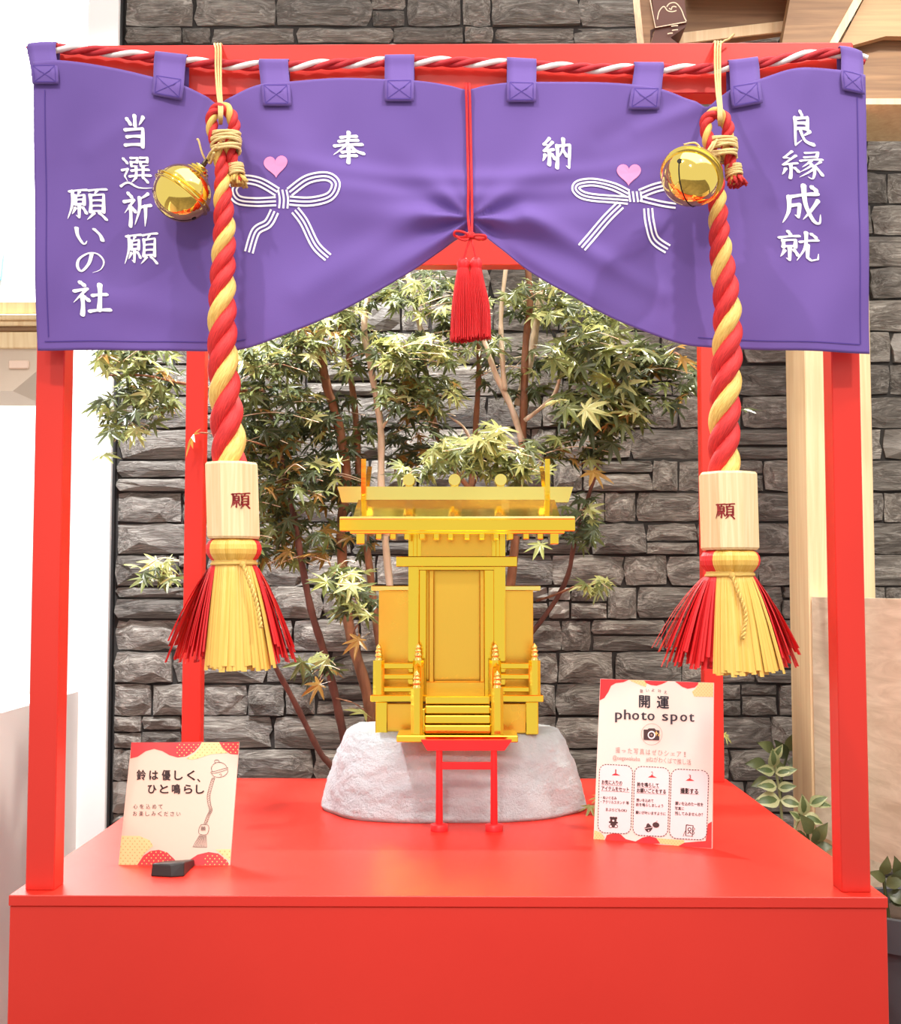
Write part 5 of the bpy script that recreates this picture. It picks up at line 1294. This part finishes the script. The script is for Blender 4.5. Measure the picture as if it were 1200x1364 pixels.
for pts, r0, r1_, mt in STEMS:
    p3 = [P(x, y, Y) for x, y, Y in pts]
    if pts[0][1] >= 980: p3 = [tree_base + V((rnd.uniform(-.04, .04), rnd.uniform(-.03, .03), 0)), tree_base.lerp(p3[0], .55) + V((0, 0, .12))] + p3
    q = spline(p3, 6); n = len(q)
    tube('stem' if r0 > .0065 else 'branch', q, [r0 + (r1_ - r0) * i / (n - 1) + .0006 * math.sin(i * 1.7) for i in range(n)], M[mt], tree, 8)
def maple_mesh(i, mat):
    r = random.Random(40 + i); lobes = 7; vs = [V((0, 0, 0))]; 
    angs = [-128, -84, -42, 0, 42, 84, 128]; lens = [.42, .72, .93, 1.0, .93, .72, .42]
    out = []
    for k in range(7):
        a = math.radians(angs[k] + r.uniform(-5, 5)); L = lens[k] * r.uniform(.9, 1.06)
        d = lambda ang, rad: V((math.sin(ang) * rad, math.cos(ang) * rad, -.38 * rad * rad * (1 if i % 2 else .6) + .03 * math.sin(ang * 5)))
        wdt = math.radians(12 * (1 if k not in (0, 6) else 1.2))
        out += [d(a - wdt * 1.0, L * .5), d(a - wdt * .42, L * .78), d(a, L), d(a + wdt * .42, L * .78), d(a + wdt * 1.0, L * .5)]
        if k < 6:
            am = math.radians((angs[k] + angs[k + 1]) / 2); out.append(d(am, .27 * (lens[k] + lens[k + 1]) / 2 + .05))
    out.append(V((-.0, -.06, 0)))
    vs += [v + V((0, .0, 0)) for v in out]; n = len(out)
    fs = [(0, (k + 1) % n + 1, k + 1) for k in range(n)]
    k = len(vs); vs += [V((-.012, 0, 0)), V((.012, 0, 0)), V((.008, -.55, -.08)), V((-.008, -.55, -.08))]; fs.append((k, k + 1, k + 2, k + 3))
    me = mesh_from('leaf', vs, fs); me.materials.append(mat); return me
leafm = {k: [maple_mesh(i, M[k]) for i in range(3)] for k in ('leaf_green', 'leaf_light', 'leaf_dark', 'leaf_rust')}
# clusters: centre px, radii px, depth range, count, size px, colour weights (green, light, dark, rust)
CL = [
    ((178, 478), (52, 26), (.90, 1.02), 34, 21, (5, 3, 3, 1)), ((170, 545), (44, 34), (.90, 1.0), 30, 20, (5, 4, 3, 1)), ((205, 515), (40, 34), (.92, 1.05), 26, 20, (5, 2, 4, 1)),
    ((372, 475), (62, 30), (1.0, 1.2), 52, 20, (5, 3, 4, 0)), ((375, 555), (66, 46), (1.02, 1.25), 84, 19, (5, 2, 6, 1)), ((392, 640), (58, 40), (1.02, 1.25), 62, 19, (4, 2, 5, 2)), ((390, 720), (56, 34), (1.05, 1.25), 40, 18, (3, 1, 4, 3)),
    ((420, 440), (48, 20), (1.0, 1.15), 26, 20, (4, 3, 2, 1)), ((545, 470), (54, 26), (1.0, 1.1), 46, 20, (4, 6, 2, 0)), ((560, 525), (62, 32), (1.02, 1.18), 60, 19, (5, 3, 4, 1)), ((590, 400), (70, 26), (1.05, 1.2), 40, 18, (5, 2, 4, 0)), ((720, 400), (50, 30), (1.05, 1.25), 40, 18, (5, 2, 5, 0)),
    ((800, 470), (66, 36), (.95, 1.12), 66, 24, (5, 4, 3, 0)), ((800, 540), (60, 36), (.95, 1.12), 50, 26, (5, 3, 4, 1)), ((875, 500), (50, 46), (1.0, 1.15), 50, 20, (4, 1, 6, 1)), ((770, 590), (60, 26), (1.05, 1.2), 30, 20, (3, 1, 3, 3)),
    ((640, 605), (70, 26), (.82, .92), 44, 21, (6, 5, 1, 0)), ((650, 585), (24, 20), (.80, .88), 12, 24, (4, 6, 0, 0)), ((560, 625), (40, 14), (.85, .95), 14, 18, (5, 4, 1, 0)), ((700, 630), (34, 12), (.85, .95), 12, 19, (5, 4, 1, 0)),
    ((455, 770), (34, 22), (.86, 1.0), 20, 20, (5, 3, 3, 0)), ((478, 805), (26, 18), (.85, .95), 12, 22, (5, 4, 2, 0)), ((425, 885), (30, 16), (.9, 1.0), 8, 20, (4, 3, 2, 1)),
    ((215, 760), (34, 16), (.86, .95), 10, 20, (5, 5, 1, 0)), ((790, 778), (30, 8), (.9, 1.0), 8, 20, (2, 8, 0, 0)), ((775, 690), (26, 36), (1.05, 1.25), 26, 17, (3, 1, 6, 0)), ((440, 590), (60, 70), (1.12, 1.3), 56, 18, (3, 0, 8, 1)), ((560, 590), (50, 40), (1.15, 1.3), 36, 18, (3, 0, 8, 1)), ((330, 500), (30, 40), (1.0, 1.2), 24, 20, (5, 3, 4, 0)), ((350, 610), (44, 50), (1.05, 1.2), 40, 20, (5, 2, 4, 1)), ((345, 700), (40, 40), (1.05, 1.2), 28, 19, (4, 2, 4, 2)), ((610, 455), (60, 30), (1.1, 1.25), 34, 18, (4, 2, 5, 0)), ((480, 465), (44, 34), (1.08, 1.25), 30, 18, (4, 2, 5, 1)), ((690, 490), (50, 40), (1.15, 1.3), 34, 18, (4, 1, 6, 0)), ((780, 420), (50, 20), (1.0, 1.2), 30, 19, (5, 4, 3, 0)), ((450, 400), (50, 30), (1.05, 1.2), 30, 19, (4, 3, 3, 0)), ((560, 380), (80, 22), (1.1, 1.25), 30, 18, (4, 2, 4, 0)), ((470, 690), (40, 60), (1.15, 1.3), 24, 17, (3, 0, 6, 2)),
]
L = []
lr = random.Random(77)
KEYS = ('leaf_green', 'leaf_light', 'leaf_dark', 'leaf_rust')
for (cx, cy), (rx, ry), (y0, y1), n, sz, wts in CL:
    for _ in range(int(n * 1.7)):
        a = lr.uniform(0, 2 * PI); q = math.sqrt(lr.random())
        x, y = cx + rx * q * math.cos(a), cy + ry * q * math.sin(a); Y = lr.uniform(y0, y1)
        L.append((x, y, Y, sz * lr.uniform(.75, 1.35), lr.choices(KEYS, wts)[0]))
special = [(780, 545, .93, 34, 'leaf_light'), (745, 533, .94, 24, 'leaf_light'), (838, 550, .93, 34, 'leaf_light'), (812, 506, .95, 30, 'leaf_light'), (790, 628, 1.0, 30, 'leaf_rust'), (815, 590, 1.0, 30, 'leaf_dark'), (478, 852, .84, 28, 'leaf_rust'), (425, 912, .88, 26, 'leaf_rust'), (486, 950, .86, 28, 'leaf_light'), (648, 585, .80, 26, 'leaf_light'), (452, 615, 1.0, 22, 'leaf_light'), (258, 578, .74, 30, 'leaf_rust'), (138, 605, .9, 24, 'leaf_light'), (145, 575, .9, 26, 'leaf_dark'), (468, 762, .9, 24, 'leaf_light'), (768, 500, 1.04, 20, 'leaf_green'), (783, 520, 1.02, 18, 'leaf_green'), (965, 978, .86, 14, 'leaf_light'), (720, 725, 1.0, 24, 'leaf_light'), (990, 545, 1.0, 22, 'leaf_dark')]
L = special + sorted(L, key=lambda l: -l[3] / (l[2] + 1.366) * (1.4 if l[4] == 'leaf_light' else 1))
stuff = MB(); stuff_mat = []
for i, (x, y, Y, sz, key) in enumerate(L):
    p = P(x, y, Y); s = sz * mpp(Y) * 1.15
    yaw = lr.uniform(-PI, PI); nrm = (V((lr.uniform(-.6, .6), -lr.uniform(-.1, .9), lr.uniform(.3, 1.0)))).normalized()
    tip = V((math.cos(yaw), .7 * math.sin(yaw), -.35 - lr.random() * .8)); 
    yv = (tip - nrm * tip.dot(nrm)).normalized(); xv = yv.cross(nrm)
    mt = Matrix((xv, yv, nrm)).transposed().to_4x4()
    me = leafm[key][lr.randrange(3)]
    if i < 298:
        o = link('leaf', me, None, tree); o.matrix_local = Matrix.Translation(p - tree_base) @ mt @ Matrix.Scale(s, 4)
    else:
        full = Matrix.Translation(p) @ mt @ Matrix.Scale(s, 4)
        stuff.add([full @ v.co for v in me.vertices], [tuple(f.vertices) for f in me.polygons]); stuff_mat += [KEYS.index(key)] * len(me.polygons)
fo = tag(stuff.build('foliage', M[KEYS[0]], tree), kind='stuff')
for k in KEYS[1:]: fo.data.materials.append(M[k])
if len(fo.data.polygons) == len(stuff_mat): fo.data.polygons.foreach_set('material_index', stuff_mat)
else: print('FOLIAGE MISMATCH', len(fo.data.polygons), len(stuff_mat))
tw = MB()                      # fine twigs through the foliage
for (cx, cy), (rx, ry), (y0, y1), n, sz, wts in CL:
    for k in range(max(2, n // 9)):
        Y = lr.uniform(y0, y1); a = lr.uniform(-.5, .5)
        x0 = cx - rx * lr.uniform(.2, 1) ; x1 = cx + rx * lr.uniform(.2, 1); yy = cy + lr.uniform(-.7, .7) * ry
        tw.add(*tube_geo(spline([P(x0, yy + 8, Y + .02), P((x0 + x1) / 2, yy - 6 + a * 14, Y), P(x1, yy + a * 30, Y - .02)], 5), [.0012 - .0004 * i / 10 for i in range(11)], 4, caps=False))
tag(tw.build('twigs', M['bark_pale'], tree), kind='stuff')

# sprig lying on the stand between the rock and the taller card
sb0 = G(806, 1083, ZB)
sg = thing('maple_sprig', sb0, 'small green maple sprig lying on the red stand between rock and photo spot card', 'leaf')
tube('twig', spline([G(832, 1068, ZB) + V((0, 0, .0015)), G(812, 1070, ZB) + V((0, 0, .004)), G(796, 1072, ZB + .008), G(787, 1074, ZB + .011)], 5), .0012, M['bark'], sg, 5)
for gx_, gy_, gz_, tip_, sz_, key_ in ((787, 1074, .012, (-.5, -.8, -.25), .023, 'leaf_green'), (799, 1062, .012, (-.7, .1, -.1), .020, 'leaf_light'), (812, 1070, .008, (.5, .8, -.1), .020, 'leaf_green')):
    p = G(gx_, gy_, ZB + gz_); nrm = V((-.1, -.45, .9)).normalized(); tip = V(tip_); yv = (tip - nrm * tip.dot(nrm)).normalized(); xv = yv.cross(nrm)
    o = link('leaf', leafm[key_][0], None, sg); o.matrix_local = Matrix.Translation(p - sb0) @ Matrix((xv, yv, nrm)).transposed().to_4x4() @ Matrix.Scale(sz_, 4)

# ------------------------------------------------------------------ plants by the post
def ovate(mat):
    vs = [V((0, 0, 0))]; fs = []; n = 8
    prof = [0, .2, .29, .30, .26, .19, .1, 0]
    vs = []
    for k in range(n):
        t = k / (n - 1); z = .10 * math.sin(t * PI) - .18 * t * t
        vs += [V((-prof[k], t, z + .05)), V((0, t, z)), V((prof[k], t, z + .05))]
    for k in range(n - 1): fs += [(3 * k, 3 * k + 1, 3 * k + 4, 3 * k + 3), (3 * k + 1, 3 * k + 2, 3 * k + 5, 3 * k + 4)]
    me = mesh_from('leaf', vs, fs, True); me.materials.append(mat); return me
def heartm(mat):
    prof = [(0, .12), (.10, .25), (.14, .45), (.12, .65), (.06, .85), (0, .95)]; vs, fs = [], []
    for k, (w, t) in enumerate(prof):
        z = .10 * math.sin(t * PI) - .18 * t * t + .012; vs += [V((-w, t, z + .02)), V((0, t, z)), V((w, t, z + .02))]
    for k in range(len(prof) - 1): fs += [(3 * k, 3 * k + 1, 3 * k + 4, 3 * k + 3), (3 * k + 1, 3 * k + 2, 3 * k + 5, 3 * k + 4)]
    me = mesh_from('leaf_heart', vs, fs, True); me.materials.append(mat); return me
ov, ovd, hrt = ovate(M['leaf_varieg']), ovate(M['leaf_dark']), heartm(M['leaf_edge'])
def sprig(name, stem, leaves, label, dark=False, Y=1.05, z0=0.0):
    base = P(stem[0][0], stem[0][1], Y); base = V((base.x, Y, z0))
    root = thing(name, base, label, 'plant')
    tube('stem', spline([base, V((base.x, Y, max(z0 + .004, P(*stem[0], Y).z - .1)))] + [P(x, y, Y) for x, y in stem], 6), .0028, M['leaf_dark' if dark else 'leaf_varieg'], root, 6)
    for (x, y, ang, ln, tilt) in leaves:
        p = P(x, y, Y - .004); a = math.radians(ang); yv = V((math.cos(a), -.35, math.sin(a))).normalized(); nrm = V((0, -1, .35 + tilt)); nrm = (nrm - yv * nrm.dot(yv)).normalized(); xv = yv.cross(nrm)
        mt = Matrix((xv, yv, nrm)).transposed().to_4x4(); s = ln * mpp(Y)
        o = link('leaf', ovd if dark else ov, None, root); o.matrix_local = Matrix.Translation(p - base) @ mt @ Matrix.Scale(s, 4)
        if not dark:
            h = link('leaf_heart', hrt, None, o)
sprig('variegated_plant', [(1043, 1130), (1040, 1075), (1034, 1030), (1028, 1000)], [(1030, 1022, 95, 26, 0), (1031, 1028, 168, 26, 0), (1033, 1030, 15, 22, 0), (1034, 1048, 172, 28, .1), (1036, 1050, 12, 24, .1), (1038, 1066, 178, 38, .2), (1039, 1066, -10, 28, .2), (1030, 1010, 60, 22, 0), (1040, 1030, 20, 22, .2)], 'pale variegated leafy plant behind the red stand, tallest sprig by the stone wall', Y=1.0)
sprig('variegated_plant', [(1055, 1130), (1060, 1100), (1070, 1082), (1080, 1070)], [(1070, 1085, 95, 28, 0), (1071, 1086, -22, 26, 0), (1078, 1072, 30, 26, .2), (1085, 1070, -5, 22, .3), (1066, 1092, 140, 20, .1)], 'small variegated sprig leaning towards the wooden post behind the red stand', Y=.9)
sprig('leafy_plant', [(1078, 1180), (1080, 1140), (1076, 1115), (1074, 1098)], [(1080, 1110, 120, 32, .2), (1085, 1120, 60, 30, .2), (1084, 1130, 10, 26, .3), (1075, 1118, 170, 32, .3), (1086, 1125, 90, 24, .2)], 'dark leafy plant low beside the wooden post', True, .88)
sprig('leafy_plant', [(1040, 1060), (1042, 1030), (1050, 1000), (1052, 985)], [(1046, 1010, 120, 30, .1), (1050, 1000, 70, 30, .1), (1052, 995, 20, 28, .1), (1044, 1020, 190, 28, .1), (1048, 1015, -10, 30, .2), (1030, 1000, 150, 26, .1), (1020, 1020, 170, 30, .1), (1025, 1040, 190, 28, .1)], 'dark leafy plant against the stone wall behind the variegated sprigs', True, 1.22)
YPT = .58
sprig('leafy_plant', [(1185, 1232), (1182, 1210), (1178, 1180), (1176, 1160)], [(1178, 1172, 150, 26, .2), (1180, 1180, 30, 30, .3), (1182, 1190, -20, 34, .3), (1176, 1165, 80, 26, .1), (1184, 1200, 10, 34, .3), (1178, 1195, 190, 26, .2), (1190, 1178, 60, 28, .2), (1195, 1165, 100, 26, .2)], 'dark leafy plant in the grey pot under the wooden board', True, YPT, P(1192, 1205, YPT).z - .024)
pc = P(1192, 1280, YPT); zp = P(1192, 1205, YPT).z
pot = thing('plant_pot', V((pc.x + .03, YPT, 0)), 'grey round plant pot on the floor beside the red stand', 'pot')
T = Matrix.Translation(V((pc.x + .03, YPT, 0)))
lathe('pot_body', [(.075, 0), (.082, .02), (.105, zp - .05), (.112, zp - .05), (.112, zp), (.1, zp), (.098, zp - .03)], T, M['pot'], pot, 32)
lathe('soil', [(.098, zp - .04), (.098, zp - .022)], T, M['soil'], pot, 32)
